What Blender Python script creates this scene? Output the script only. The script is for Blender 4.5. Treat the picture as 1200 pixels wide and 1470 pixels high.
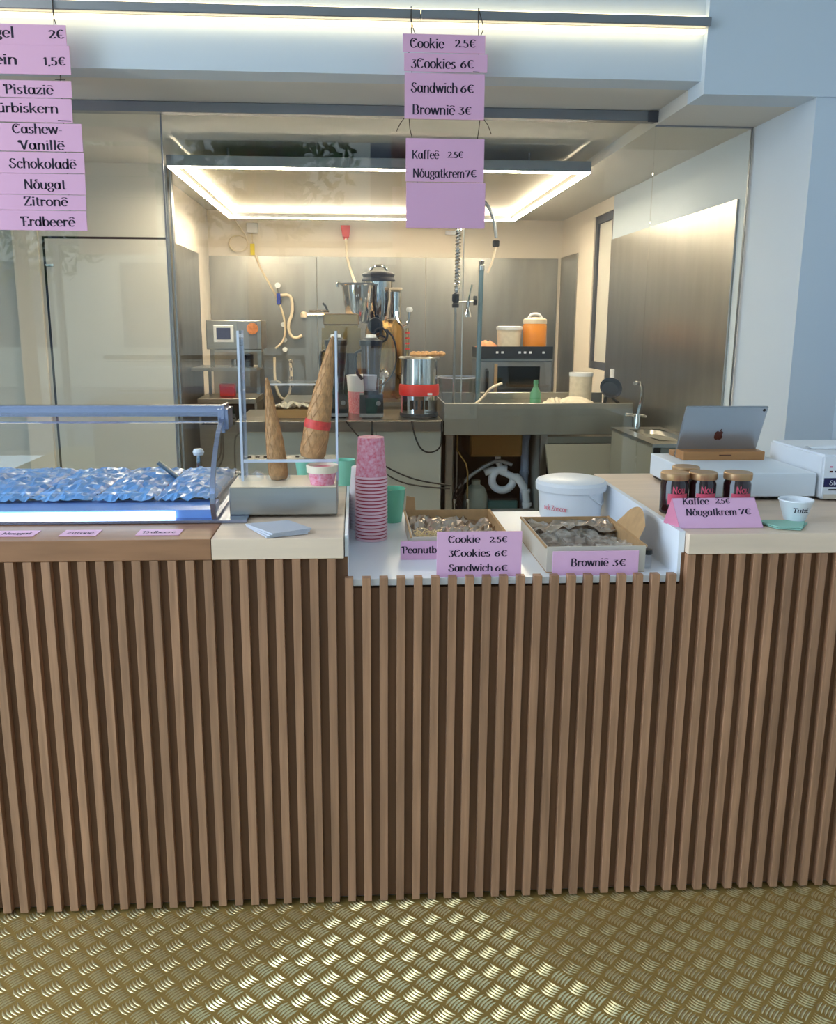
import bpy, bmesh, math, random
from mathutils import Vector, Matrix
for o in list(bpy.data.objects): bpy.data.objects.remove(o, do_unlink=True)
SC = bpy.context.scene
COL = SC.collection
PI = math.pi
R = math.radians
rnd = random.Random(7)

# ------------------------------------------------------------------ camera, world, light, exposure
cam_d = bpy.data.cameras.new('camera'); cam = bpy.data.objects.new('camera', cam_d); COL.objects.link(cam)
SC.camera = cam
def cam_matrix(yaw, pitch, roll):
    cy, sy = math.cos(yaw), math.sin(yaw)
    f = Vector((sy, cy, 0)); r = Vector((cy, -sy, 0)); u = Vector((0, 0, 1))
    cp, sp = math.cos(pitch), math.sin(pitch)
    f2 = cp*f - sp*u; u2 = sp*f + cp*u
    cr, sr = math.cos(roll), math.sin(roll)
    r3 = cr*r + sr*u2; u3 = -sr*r + cr*u2
    return Matrix((r3, u3, -f2)).transposed()
cam.matrix_world = Matrix.Translation((0, -2.0387, 1.5229)) @ cam_matrix(0.0601, 0.2067, 0.00457).to_4x4()
cam_d.sensor_fit = 'HORIZONTAL'; cam_d.sensor_width = 36
cam_d.lens = 36 * 1234.97 / 1200
cam_d.shift_x = (600 - 583.98) / 1200
cam_d.shift_y = (722.0 - 735) / 1200
cam_d.clip_start = 0.05

w = bpy.data.worlds.new('world'); SC.world = w; w.use_nodes = True
nt = w.node_tree; nt.nodes.clear()
tc = nt.nodes.new('ShaderNodeTexCoord'); sx = nt.nodes.new('ShaderNodeSeparateXYZ')
rp = nt.nodes.new('ShaderNodeValToRGB'); bg = nt.nodes.new('ShaderNodeBackground'); wo = nt.nodes.new('ShaderNodeOutputWorld')
nt.links.new(tc.outputs['Generated'], sx.inputs[0]); nt.links.new(sx.outputs['Z'], rp.inputs[0])
rp.color_ramp.elements[0].position = 0.0; rp.color_ramp.elements[0].color = (0.66, 0.83, 1.0, 1)
rp.color_ramp.elements[1].position = 0.6; rp.color_ramp.elements[1].color = (0.46, 0.70, 1.0, 1)
nt.links.new(rp.outputs[0], bg.inputs['Color']); bg.inputs['Strength'].default_value = 5.2
nt.links.new(bg.outputs[0], wo.inputs['Surface'])
KITCHEN_LED = 80.0
BAR_LED = 4.0
CASE_LED = 5.0
ADDED_LED = 17.0
SC.view_settings.view_transform = 'Standard'; SC.view_settings.look = 'None'
SC.view_settings.gamma = 1.0; SC.view_settings.use_curve_mapping = False
SC.view_settings.exposure = 0.12
SC.cycles.transparent_max_bounces = 40
SC.cycles.max_bounces = 10

# ------------------------------------------------------------------ materials
def lin(c):
    return tuple(((v/255)/12.92 if v/255 <= .04045 else ((v/255+.055)/1.055)**2.4) for v in c) + (1,)
def mat(name, col, rough=.5, metal=0, var=.0, scale=8, stretch=(1, 1, 1), bump=0, bscale=200, bstretch=(1, 1, 1),
        emit=None, estr=0, coat=0, col2=None, objrand=0, trans=0, ior=1.45, aniso=0, spec=.5):
    m = bpy.data.materials.new(name); m.use_nodes = True
    n = m.node_tree; b = n.nodes['Principled BSDF']; L = n.links
    b.inputs['Base Color'].default_value = lin(col)
    b.inputs['Roughness'].default_value = rough; b.inputs['Metallic'].default_value = metal
    b.inputs['IOR'].default_value = ior; b.inputs['Specular IOR Level'].default_value = spec
    if coat: b.inputs['Coat Weight'].default_value = coat; b.inputs['Coat Roughness'].default_value = .1
    if trans: b.inputs['Transmission Weight'].default_value = trans
    if aniso: b.inputs['Anisotropic'].default_value = aniso
    if emit: b.inputs['Emission Color'].default_value = tuple(emit)+(1,); b.inputs['Emission Strength'].default_value = estr
    tcn = n.nodes.new('ShaderNodeTexCoord')
    last = None
    if var or col2:
        mp = n.nodes.new('ShaderNodeMapping'); mp.inputs['Scale'].default_value = stretch
        L.new(tcn.outputs['Object'], mp.inputs[0])
        ns = n.nodes.new('ShaderNodeTexNoise'); ns.inputs['Scale'].default_value = scale; ns.inputs['Detail'].default_value = 5
        L.new(mp.outputs[0], ns.inputs['Vector'])
        cr = n.nodes.new('ShaderNodeValToRGB'); cr.color_ramp.elements[0].position = .32; cr.color_ramp.elements[1].position = .68
        a = lin(col); c2 = lin(col2) if col2 else tuple(v*(1-var) for v in a[:3])+(1,)
        cr.color_ramp.elements[0].color = c2; cr.color_ramp.elements[1].color = a
        L.new(ns.outputs['Fac'], cr.inputs[0]); last = cr.outputs[0]
        if objrand:
            oi = n.nodes.new('ShaderNodeObjectInfo'); hs = n.nodes.new('ShaderNodeHueSaturation')
            mr = n.nodes.new('ShaderNodeMapRange'); mr.inputs['To Min'].default_value = 1-objrand; mr.inputs['To Max'].default_value = 1+objrand
            L.new(oi.outputs['Random'], mr.inputs[0]); L.new(mr.outputs[0], hs.inputs['Value']); L.new(last, hs.inputs['Color']); last = hs.outputs[0]
            # shift the grain from one piece to the next
            ad = n.nodes.new('ShaderNodeVectorMath'); ad.operation = 'ADD'
            ml = n.nodes.new('ShaderNodeMath'); ml.operation = 'MULTIPLY'; ml.inputs[1].default_value = 37
            L.new(oi.outputs['Random'], ml.inputs[0]); L.new(tcn.outputs['Object'], ad.inputs[0]); L.new(ml.outputs[0], ad.inputs[1]); L.new(ad.outputs[0], mp.inputs[0])
        L.new(last, b.inputs['Base Color'])
    if bump:
        mp2 = n.nodes.new('ShaderNodeMapping'); mp2.inputs['Scale'].default_value = bstretch
        L.new(tcn.outputs['Object'], mp2.inputs[0])
        n2 = n.nodes.new('ShaderNodeTexNoise'); n2.inputs['Scale'].default_value = bscale; n2.inputs['Detail'].default_value = 3
        L.new(mp2.outputs[0], n2.inputs['Vector'])
        bp = n.nodes.new('ShaderNodeBump'); bp.inputs['Strength'].default_value = bump; bp.inputs['Distance'].default_value = .002
        L.new(n2.outputs['Fac'], bp.inputs['Height']); L.new(bp.outputs[0], b.inputs['Normal'])
    return m
def glass(name, tint=(1, 1, 1), ior=1.5, rough=0.0, density=1.0):
    """thin clear sheet: straight-through transmission plus Fresnel reflection"""
    m = bpy.data.materials.new(name); m.use_nodes = True; n = m.node_tree; n.nodes.clear(); L = n.links
    t = n.nodes.new('ShaderNodeBsdfTransparent'); t.inputs[0].default_value = tuple(tint)+(1,)
    g = n.nodes.new('ShaderNodeBsdfGlossy'); g.inputs['Roughness'].default_value = rough
    lw = n.nodes.new('ShaderNodeLayerWeight'); lw.inputs['Blend'].default_value = .5
    pw_ = n.nodes.new('ShaderNodeMath'); pw_.operation = 'POWER'; pw_.inputs[1].default_value = 5; L.new(lw.outputs['Facing'], pw_.inputs[0])
    f = n.nodes.new('ShaderNodeMath'); f.operation = 'MULTIPLY_ADD'; f0 = ((ior-1)/(ior+1))**2; f.inputs[1].default_value = 1-f0; f.inputs[2].default_value = f0
    L.new(pw_.outputs[0], f.inputs[0])
    mx = n.nodes.new('ShaderNodeMixShader'); o = n.nodes.new('ShaderNodeOutputMaterial')
    L.new(f.outputs[0], mx.inputs[0]); L.new(t.outputs[0], mx.inputs[1]); L.new(g.outputs[0], mx.inputs[2]); L.new(mx.outputs[0], o.inputs[0])
    return m
def film(name, col, alpha, rough=.25):
    m = mat(name, col, rough, bump=.6, bscale=60)
    m.node_tree.nodes['Principled BSDF'].inputs['Alpha'].default_value = alpha
    return m
M = {}
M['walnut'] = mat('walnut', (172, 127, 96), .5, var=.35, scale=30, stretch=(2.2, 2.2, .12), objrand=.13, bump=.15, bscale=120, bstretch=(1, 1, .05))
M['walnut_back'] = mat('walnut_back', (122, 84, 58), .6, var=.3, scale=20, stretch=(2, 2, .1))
M['walnut_top'] = mat('walnut_top', (158, 112, 80), .45, var=.25, scale=18, stretch=(.25, 2, 2), bump=.1, bscale=100, bstretch=(.1, 1, 1))
M['maple'] = mat('maple', (232, 206, 182), .42, var=.12, scale=14, stretch=(.2, 2, 2))
M['white_paint'] = mat('white_paint', (196, 208, 219), .7, bump=.05)
M['warm_white'] = mat('warm_white', (228, 218, 204), .7, bump=.05)
M['ceiling_paint'] = mat('ceiling_paint', (206, 204, 198), .7)
M['panel_grey'] = mat('panel_grey', (206, 203, 194), .5)
M['dark_gap'] = mat('dark_gap', (25, 22, 20), .8)
M['door_grey'] = mat('door_grey', (122, 124, 116), .5)
M['steel'] = mat('steel', (176, 176, 172), .28, 1, var=.12, scale=5, stretch=(1, 1, 6), bump=.04, bscale=300, bstretch=(.02, .02, 1))
M['steel_panel'] = mat('steel_panel', (186, 188, 180), .5, .55, var=.08, scale=4)
M['steel_wall'] = mat('steel_wall', (168, 166, 160), .33, 1, var=.14, scale=3, stretch=(3, 3, .6), bump=.05, bscale=220, bstretch=(1, 1, .02))
M['steel_apron'] = mat('steel_apron', (170, 170, 162), .38, .8, var=.15, scale=3, stretch=(2, 1, .3))
M['chrome'] = mat('chrome', (215, 215, 215), .08, 1)
M['alu'] = mat('alu', (142, 146, 152), .4, .8)
M['dark_alu'] = mat('dark_alu', (78, 80, 88), .5, .3)
M['brass_tread'] = mat('brass_tread', (196, 164, 94), .45, .7, var=.14, scale=3, bump=.1, bscale=90)
M['tread_bar'] = mat('tread_bar', (236, 224, 176), .34, .9)
M['glass'] = glass('partition_glass', (.97, .99, .98), 1.5)
M['clear'] = glass('clear_acrylic', (.95, .97, .99), 1.45)
M['acry_edge'] = mat('acrylic_edge', (206, 214, 230), .3)
M['case_glass'] = glass('case_glass', (.96, .98, .99), 1.5)
M['case_metal'] = mat('case_metal', (150, 160, 188), .25, .85)
M['led_kitchen'] = mat('led_kitchen', (255, 250, 240), emit=(1, .83, .60), estr=KITCHEN_LED)
M['led_bar'] = mat('led_bar', (255, 250, 240), emit=(1, .80, .45), estr=BAR_LED)
M['led_added'] = mat('led_added', (255, 250, 240), emit=(1, .93, .82), estr=ADDED_LED)  # glow of the added lamps out of view
M['led_case'] = mat('led_case', (255, 255, 255), emit=(.62, .82, 1), estr=CASE_LED)
M['white_plastic'] = mat('white_plastic', (226, 230, 236), .35)
M['white_tray'] = mat('white_tray', (232, 236, 244), .3)
M['pink'] = mat('pink_card', (222, 172, 204), .55, bump=.05)
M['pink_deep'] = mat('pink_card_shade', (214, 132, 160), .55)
M['ink'] = mat('ink', (36, 28, 52), .7)
M['string'] = mat('string', (70, 62, 58), .8)
M['kraft'] = mat('kraft', (186, 148, 104), .7, var=.15, scale=40)
M['kraft_side'] = mat('carton_outside', (206, 196, 180), .6)
M['waffle'] = mat('waffle', (206, 156, 106), .6, var=.35, scale=60, bump=.4, bscale=160)
M['red_band'] = mat('red_band', (226, 78, 70), .5, var=.3, scale=60)
M['cup_pink'] = mat('cup_pink', (222, 110, 130), .5, col2=(236, 182, 200), scale=110)
M['cup_rim'] = mat('cup_rim', (244, 204, 214), .5)
M['cup_body'] = mat('cup_body_red', (188, 62, 84), .5)
M['cup_white'] = mat('cup_white', (232, 224, 226), .5)
M['cream_lid'] = mat('cream_lid', (230, 214, 190), .4)
M['mint'] = mat('mint', (140, 214, 188), .4)
M['mint_paper'] = mat('mint_paper', (150, 196, 180), .7)
M['green_glass'] = mat('green_tumbler', (120, 205, 172), .2, trans=.15)
M['napkin'] = mat('napkin', (190, 192, 202), .8)
M['film_blue_reflect'] = mat('film_blue_reflect', (112, 172, 236), .3, var=.25, scale=14, bump=.8, bscale=40, coat=.4)  # blue reflections of sky and case LED put into the film colour
M['gelato_pink'] = mat('gelato_pink', (214, 160, 186), .5, bump=.5, bscale=40)
M['gelato_blue'] = mat('gelato_white', (200, 214, 232), .5, bump=.5, bscale=40)
M['sill_blue_reflect'] = mat('sill_blue_reflect', (120, 160, 226), .3)  # same blue reflections put into the sill colour
M['jam'] = mat('dark_spread', (40, 14, 18), .12, coat=.6)
M['jar_label'] = mat('jar_label', (214, 84, 110), .5)
M['brass_lid'] = mat('brass_lid', (196, 160, 120), .35, .7)
M['box_white'] = mat('box_white', (222, 230, 238), .4)
M['oak'] = mat('oak', (176, 124, 76), .5, var=.2, scale=25, stretch=(.3, 2, 2))
M['tablet'] = mat('tablet_silver', (176, 182, 188), .3, .7)
M['emblem'] = mat('emblem_bronze', (110, 66, 56), .25, .7)
M['black'] = mat('black_plastic', (24, 24, 28), .4)
M['black_gloss'] = mat('black_gloss', (14, 16, 20), .12)
M['navy'] = mat('navy', (26, 26, 78), .5)
M['orange'] = mat('orange_juice', (236, 146, 24), .25, coat=.4)
M['orange_food'] = mat('orange_food', (230, 148, 96), .5, var=.3, scale=60)
M['red'] = mat('red_plastic', (206, 44, 28), .4)
M['bronze'] = mat('machine_bronze', (172, 140, 92), .25, 1, var=.2, scale=4)
M['yellow'] = mat('yellow_tag', (226, 206, 70), .5)
M['blue_valve'] = mat('blue_valve', (44, 64, 150), .4)
M['pipe_white'] = mat('pipe_white', (206, 212, 222), .35)
M['pipe_blue'] = mat('pipe_bluegrey', (140, 156, 184), .35)
M['rack_blue'] = mat('riser_bluegrey', (104, 128, 140), .35, .5)
M['cloth'] = mat('cloth_cream', (226, 216, 196), .8, var=.15, scale=30)
M['green_soap'] = mat('green_soap', (120, 190, 150), .2, trans=.4)
M['cable'] = mat('cable_black', (20, 20, 22), .5)
M['cable_cream'] = mat('cable_cream', (228, 214, 190), .5)
M['floor_grey'] = mat('floor_grey', (178, 174, 166), .5)
M['smoke'] = glass('blender_jar', (.78, .80, .86), 1.45)
M['straw'] = mat('straw', (214, 186, 132), .7)
M['foil'] = mat('crinkled_foil', (196, 176, 158), .25, .75, var=.3, scale=20, bump=.9, bscale=50)
M['film'] = film('clear_film', (222, 210, 196), .28, .12)
M['brown'] = mat('brown_cake', (84, 52, 36), .7, bump=.5, bscale=60)
M['biscuit'] = mat('biscuit', (196, 152, 100), .7, bump=.5, bscale=60)
M['red_text'] = mat('red_text', (214, 110, 126), .6)
M['leaf'] = mat('leaf', (60, 96, 44), .8, var=.5, scale=3)
M['facade'] = mat('facade', (206, 196, 178), .8)
M['street'] = mat('street', (130, 130, 128), .9)
M['pane_dark'] = mat('pane_dark', (60, 76, 92), .1)

# ------------------------------------------------------------------ mesh helpers
class MB:
    def __init__(s): s.bm = bmesh.new()
    def _xf(s, vs, mx):
        if mx is not None: bmesh.ops.transform(s.bm, matrix=mx, verts=vs)
    def box(s, x0, x1, y0, y1, z0, z1, bev=0, mx=None, seg=1):
        r = bmesh.ops.create_cube(s.bm, size=1); vs = r['verts']
        bmesh.ops.scale(s.bm, vec=(x1-x0, y1-y0, z1-z0), verts=vs)
        bmesh.ops.translate(s.bm, vec=((x0+x1)/2, (y0+y1)/2, (z0+z1)/2), verts=vs)
        if bev:
            es = list({e for v in vs for e in v.link_edges})
            r = bmesh.ops.bevel(s.bm, geom=es, offset=bev, segments=seg, affect='EDGES')
            vs = list({v for f in r['faces'] for v in f.verts} | {v for v in vs if v.is_valid})
        s._xf(vs, mx); return s
    def hexa(s, pts):
        v = [s.bm.verts.new(p) for p in pts]
        for f in ((0, 3, 2, 1), (4, 5, 6, 7), (0, 1, 5, 4), (1, 2, 6, 5), (2, 3, 7, 6), (3, 0, 4, 7)): s.bm.faces.new([v[i] for i in f])
        return s
    def lathe(s, prof, c=(0, 0, 0), seg=24, axis=None, mx=None, sx=1, sy=1):
        rings = []; vs = []
        for r, z in prof:
            if r < 1e-6: v = s.bm.verts.new((0, 0, z)); rings.append([v]); vs.append(v)
            else:
                ring = [s.bm.verts.new((r*sx*math.cos(2*PI*i/seg), r*sy*math.sin(2*PI*i/seg), z)) for i in range(seg)]
                rings.append(ring); vs += ring
        for a, b in zip(rings, rings[1:]):
            if len(a) == 1 and len(b) == 1: continue
            for i in range(seg):
                j = (i+1) % seg
                if len(a) == 1: s.bm.faces.new((a[0], b[j], b[i]))
                elif len(b) == 1: s.bm.faces.new((a[i], a[j], b[0]))
                else: s.bm.faces.new((a[i], a[j], b[j], b[i]))
        if axis is not None:
            q = Vector((0, 0, 1)).rotation_difference(Vector(axis).normalized()).to_matrix().to_4x4()
            s._xf(vs, q)
        bmesh.ops.translate(s.bm, vec=c, verts=vs); s._xf(vs, mx); return s
    def cyl(s, a, b, r, seg=16, r2=None):
        a = Vector(a); b = Vector(b); L = (b-a).length; r2 = r if r2 is None else r2
        return s.lathe([(0, 0), (r, 0), (r2, L), (0, L)], c=a, seg=seg, axis=(b-a))
    def tube(s, pts, r, seg=8, smooth=0):
        P = [Vector(p) for p in pts]
        for _ in range(smooth):
            Q = [P[0]]
            for a, b in zip(P, P[1:]): Q += [a.lerp(b, .25), a.lerp(b, .75)]
            P = Q+[P[-1]]
        t = (P[1]-P[0]).normalized(); n = t.orthogonal().normalized(); rings = []
        for i, p in enumerate(P):
            t2 = ((P[min(i+1, len(P)-1)]-P[max(i-1, 0)])).normalized()
            n = (t.rotation_difference(t2) @ n); n = (n - n.dot(t2)*t2).normalized(); t = t2; bn = t.cross(n)
            rings.append([s.bm.verts.new(p+r*(math.cos(2*PI*k/seg)*n+math.sin(2*PI*k/seg)*bn)) for k in range(seg)])
        for a, b in zip(rings, rings[1:]):
            for i in range(seg): s.bm.faces.new((a[i], a[(i+1) % seg], b[(i+1) % seg], b[i]))
        s.bm.faces.new(rings[0][::-1]); s.bm.faces.new(rings[-1]); return s
    def prism(s, poly, d, mx=None):
        """poly in XZ plane, extruded from y=0 to y=d"""
        a = [s.bm.verts.new((x, 0, z)) for x, z in poly]; b = [s.bm.verts.new((x, d, z)) for x, z in poly]
        s.bm.faces.new(a); s.bm.faces.new(b[::-1]); n = len(poly)
        for i in range(n): s.bm.faces.new((a[i], b[i], b[(i+1) % n], a[(i+1) % n]))
        s._xf(a+b, mx); return s
    def sheet(s, fn, nu, nv, th=0):
        g = [[s.bm.verts.new(fn(i/nu, j/nv)) for j in range(nv+1)] for i in range(nu+1)]
        for i in range(nu):
            for j in range(nv): s.bm.faces.new((g[i][j], g[i+1][j], g[i+1][j+1], g[i][j+1]))
        return s
    def mesh(s, name, material, smooth=True, fix=True):
        if fix: bmesh.ops.recalc_face_normals(s.bm, faces=s.bm.faces)
        me = bpy.data.meshes.new(name); s.bm.to_mesh(me); s.bm.free()
        me.materials.append(M[material] if isinstance(material, str) else material)
        if smooth:
            for p_ in me.polygons: p_.use_smooth = True
            me.set_sharp_from_angle(angle=R(32))
        return me
    def obj(s, name, material, parent=None, smooth=True, label=None, fix=True):
        o = bpy.data.objects.new(name, s.mesh(name, material, smooth, fix)); COL.objects.link(o)
        if parent is not None: link(o, parent)
        if label: o['label'] = label
        return o
def link(o, parent):
    """parent without moving: meshes are written in world coordinates, so the empty's own offset is undone"""
    o.parent = parent; 
    if parent.parent: o.matrix_parent_inverse = (parent_world(parent)).inverted()
    else: o.matrix_parent_inverse = parent.matrix_basis.inverted()
def parent_world(p_):
    m = p_.matrix_basis.copy()
    if p_.parent: m = parent_world(p_.parent) @ p_.matrix_parent_inverse @ m
    return m
def tag(o, label, cat, group=None):
    o['label'] = label; o['category'] = cat
    if group: o['group'] = group
    return o
def thing(name, loc, label, cat, group=None):
    o = bpy.data.objects.new(name, None); COL.objects.link(o); o.location = loc; o.empty_display_size = .05
    return tag(o, label, cat, group)
def struct(o): o['kind'] = 'structure'; return o
def inst(name, me, parent=None, loc=(0, 0, 0), rz=0):
    o = bpy.data.objects.new(name, me); COL.objects.link(o); o.location = loc; o.rotation_euler = (0, 0, rz)
    if parent is not None: link(o, parent)
    return o
def copy_thing(root, delta, label=None):
    r = root.copy(); COL.objects.link(r); r.location = Vector(root.location)+Vector(delta)
    if label: r['label'] = label
    kids = [c for c in root.children]
    for ch in kids:
        c = ch.copy(); COL.objects.link(c); c.parent = r; c.matrix_parent_inverse = ch.matrix_parent_inverse
        for g in list(ch.children):
            d = g.copy(); COL.objects.link(d); d.parent = c; d.matrix_parent_inverse = g.matrix_parent_inverse
    return r

# ------------------------------------------------------------------ lettering: broad-nib strokes, thick uprights and hairline serifs
def arc(cx, cy, rx, ry, a0, a1, n=14):
    return [(cx+rx*math.cos(R(a0+(a1-a0)*i/n)), cy+ry*math.sin(R(a0+(a1-a0)*i/n))) for i in range(n+1)]
def st(x, y0, y1, s=.075): return [[(x, y0), (x, y1)], [(x-s, y0), (x+s, y0)], [(x-s, y1), (x+s*.4, y1)]]
G = {}
G['a'] = (.56, [arc(.24, .25, .18, .25, 20, 380), [(.44, .5), (.44, .06), (.52, 0)]])
G['b'] = (.54, [[(.09, .76), (.09, 0)], arc(.28, .25, .19, .25, 0, 360)])
G['c'] = (.47, [arc(.26, .25, .2, .25, 45, 320), arc(.39, .4, .02, .03, 0, 360, 6)])
G['d'] = (.56, [arc(.24, .25, .18, .25, 0, 360), [(.44, .76), (.44, 0), (.52, 0)]])
G['e'] = (.5, [[(.07, .27), (.44, .27)], arc(.26, .25, .2, .25, 0, 318)])
G['ê'] = (.54, [[(.07, .27), (.44, .27)], arc(.26, .25, .2, .25, 0, 318), arc(.27, .62, .15, .07, -5, 175, 10)])
G['f'] = (.36, [[(.16, 0), (.16, .6)], arc(.28, .6, .12, .15, 180, 40), [(.04, .49), (.32, .49)], [(.08, 0), (.25, 0)]])
G['g'] = (.5, [arc(.24, .32, .16, .18, 0, 360), arc(.24, -.05, .2, .13, 80, 420), [(.38, .44), (.47, .5)]])
G['h'] = (.56, st(.1, 0, .76)+[arc(.28, .32, .17, .18, 175, 0), [(.45, .32), (.45, 0)], [(.38, 0), (.52, 0)]])
G['i'] = (.26, st(.13, 0, .5)+[arc(.13, .68, .02, .03, 0, 360, 6)])
G['j'] = (.26, [[(.14, .5), (.14, -.12), (.02, -.22)], arc(.14, .68, .02, .03, 0, 360, 6)])
G['k'] = (.54, st(.1, 0, .76)+[[(.44, .5), (.13, .22)], [(.22, .3), (.46, 0)], [(.38, 0), (.54, 0)]])
G['l'] = (.26, st(.13, 0, .76))
G['m'] = (.82, st(.1, 0, .5)+[arc(.25, .33, .14, .17, 175, 0), [(.39, .33), (.39, 0)], arc(.54, .33, .14, .17, 175, 0), [(.68, .33), (.68, 0)], [(.32, 0), (.46, 0)], [(.61, 0), (.76, 0)]])
G['n'] = (.56, st(.1, 0, .5)+[arc(.28, .33, .17, .17, 175, 0), [(.45, .33), (.45, 0)], [(.38, 0), (.52, 0)]])
G['o'] = (.52, [arc(.26, .25, .2, .25, 0, 360, 18)])
G['ö'] = (.52, [arc(.26, .25, .2, .25, 0, 360, 18), arc(.26, .64, .07, .08, 0, 300, 8)])
G['p'] = (.54, [[(.1, .5), (.1, -.24)], [(.03, -.24), (.18, -.24)], arc(.28, .25, .19, .25, 0, 360)])
G['r'] = (.4, st(.1, 0, .5)+[arc(.24, .34, .12, .15, 170, 45), arc(.33, .44, .015, .025, 0, 360, 6)])
G['s'] = (.42, [[(.35, .42), (.28, .49), (.17, .49), (.09, .42), (.1, .33), (.2, .27), (.3, .22), (.35, .14), (.32, .04), (.22, 0), (.12, .01), (.05, .09)]])
G['t'] = (.36, [[(.16, .68), (.16, .1), (.22, 0), (.33, .05)], [(.04, .49), (.31, .49)]])
G['u'] = (.56, [[(.1, .5), (.1, .16)], arc(.26, .17, .16, .17, 180, 350), [(.44, .5), (.44, 0), (.53, 0)], [(.03, .5), (.1, .5)], [(.37, .5), (.44, .5)]])
G['ü'] = (.56, G['u'][1]+[arc(.19, .68, .02, .03, 0, 360, 6), arc(.36, .68, .02, .03, 0, 360, 6)])
G['v'] = (.5, [[(.05, .5), (.25, 0), (.43, .5)], [(.0, .5), (.14, .5)], [(.36, .5), (.5, .5)]])
G['w'] = (.74, [[(.05, .5), (.22, 0), (.37, .5), (.54, 0), (.68, .5)], [(.0, .5), (.13, .5)], [(.62, .5), (.75, .5)]])
G['z'] = (.46, [[(.07, .4), (.07, .49), (.4, .49), (.06, .01), (.4, .01), (.42, .12)]])
G['B'] = (.66, st(.13, 0, .72)+[[(.13, .72), (.34, .72)], arc(.34, .55, .16, .17, 90, -90), [(.13, .38), (.36, .38)], arc(.36, .19, .19, .19, 90, -90), [(.13, 0), (.36, 0)]])
G['C'] = (.66, [arc(.34, .36, .27, .36, 42, 322), [(.54, .6), (.55, .7)], arc(.34, .52, .015, .05, 0, 360, 6)])
G['E'] = (.62, [[(.2, .72), (.2, 0)], [(.1, .72), (.54, .72), (.55, .6)], [(.2, .38), (.44, .38)], [(.1, 0), (.55, 0), (.57, .14)], arc(.08, .66, .08, .07, 90, 330, 8)])
G['K'] = (.7, st(.14, 0, .72)+[[(.6, .72), (.16, .3)], [(.28, .42), (.6, 0)], [(.5, 0), (.68, 0)]])
G['N'] = (.72, [[(.12, .0), (.12, .72), (.58, .0), (.58, .72)], [(.04, 0), (.22, 0)], [(.5, .72), (.68, .72)]])
G['P'] = (.6, st(.17, 0, .72)+[[(.13, .72), (.34, .72)], arc(.34, .53, .18, .19, 90, -90), [(.17, .34), (.34, .34)], arc(.08, .66, .08, .07, 90, 330, 8)])
G['S'] = (.56, [[(.46, .6), (.38, .7), (.24, .72), (.12, .64), (.11, .52), (.22, .42), (.36, .34), (.46, .24), (.44, .1), (.32, .0), (.18, .0), (.06, .1), (.04, .22), (.14, .24)]])
G['T'] = (.62, [[(.31, .72), (.31, 0)], [(.05, .58), (.06, .72), (.56, .72), (.57, .58)], [(.21, 0), (.42, 0)]])
G['V'] = (.66, [[(.1, .72), (.34, 0), (.56, .72)], arc(.08, .62, .09, .09, 80, 330, 8), [(.48, .72), (.66, .72)]])
G['Z'] = (.58, [[(.08, .58), (.09, .72), (.48, .72), (.06, .0), (.5, .0), (.52, .14)], [(.14, .36), (.42, .36)]])
G['1'] = (.34, st(.18, 0, .62)+[[(.18, .62), (.07, .53)]])
G['2'] = (.46, [arc(.22, .45, .16, .17, 160, -20)+[(.06, .02), (.4, .02), (.42, .12)]])
G['3'] = (.46, [[(.06, .6), (.36, .6), (.2, .38)], arc(.2, .18, .18, .19, 80, -160)])
G['5'] = (.46, [[(.38, .62), (.12, .62), (.1, .36)], arc(.21, .19, .17, .2, 130, -150)])
G['6'] = (.48, [[(.38, .6), (.18, .46), (.08, .26)], arc(.24, .19, .17, .19, 0, 360)])
G['7'] = (.44, [[(.06, .5), (.07, .62), (.4, .62), (.18, 0)]])
G['€'] = (.62, [arc(.36, .34, .22, .33, 45, 315), [(.04, .42), (.46, .42)], [(.04, .27), (.44, .27)]])
G[','] = (.2, [[(.1, .04), (.1, -.02), (.05, -.1)]])
G['.'] = (.22, [arc(.1, .04, .02, .02, 0, 360, 6)])
G['-'] = (.34, [[(.05, .24), (.29, .24)]])
G[' '] = (.3, [])
def text_mesh(txt, W, cap, wide=.145, thin=.034):
    """letters in the XZ plane from the origin, fitted to width W and capital height cap"""
    adv = sum(G[c][0] for c in txt); sx_ = W/adv; sz_ = cap/.72
    bm = bmesh.new(); x = 0
    a, t = wide/2, thin/2
    for c in txt:
        wd, strokes = G[c]
        for pl in strokes:
            pl = [(px+x, pz) for px, pz in pl]
            for (x0, z0), (x1, z1) in zip(pl, pl[1:]):
                dx, dz = x1-x0, z1-z0; l = math.hypot(dx, dz)
                if l < 1e-6: continue
                nx, nz = -dz/l, dx/l; h = math.hypot(a*nx, t*nz)
                ox, oz = a*a*nx/h, t*t*nz/h
                vs = [bm.verts.new((X*sx_, 0, Z*sz_)) for X, Z in ((x0+ox, z0+oz), (x1+ox, z1+oz), (x1-ox, z1-oz), (x0-ox, z0-oz))]
                bm.faces.new(vs)
            for (x0, z0) in pl[1:-1]:
                bm.faces.new([bm.verts.new(((x0+a*math.cos(2*PI*i/8))*sx_, 0, (z0+t*math.sin(2*PI*i/8))*sz_)) for i in range(8)])
        x += wd
    for f in bm.faces:
        f.normal_update()
        if f.normal.y > 0: f.normal_flip()
    me = bpy.data.meshes.new('lettering'); bm.to_mesh(me); bm.free(); return me
def lettering(txt, origin, W, cap, parent, ink='ink', mx=None, **k):
    me = text_mesh(txt, W, cap, **k); me.materials.append(M[ink])
    base = Matrix.Translation(origin) @ (mx.to_4x4() if mx is not None else Matrix.Identity(4))
    me.transform(base)
    o = bpy.data.objects.new('lettering', me); COL.objects.link(o); link(o, parent); return o

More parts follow.
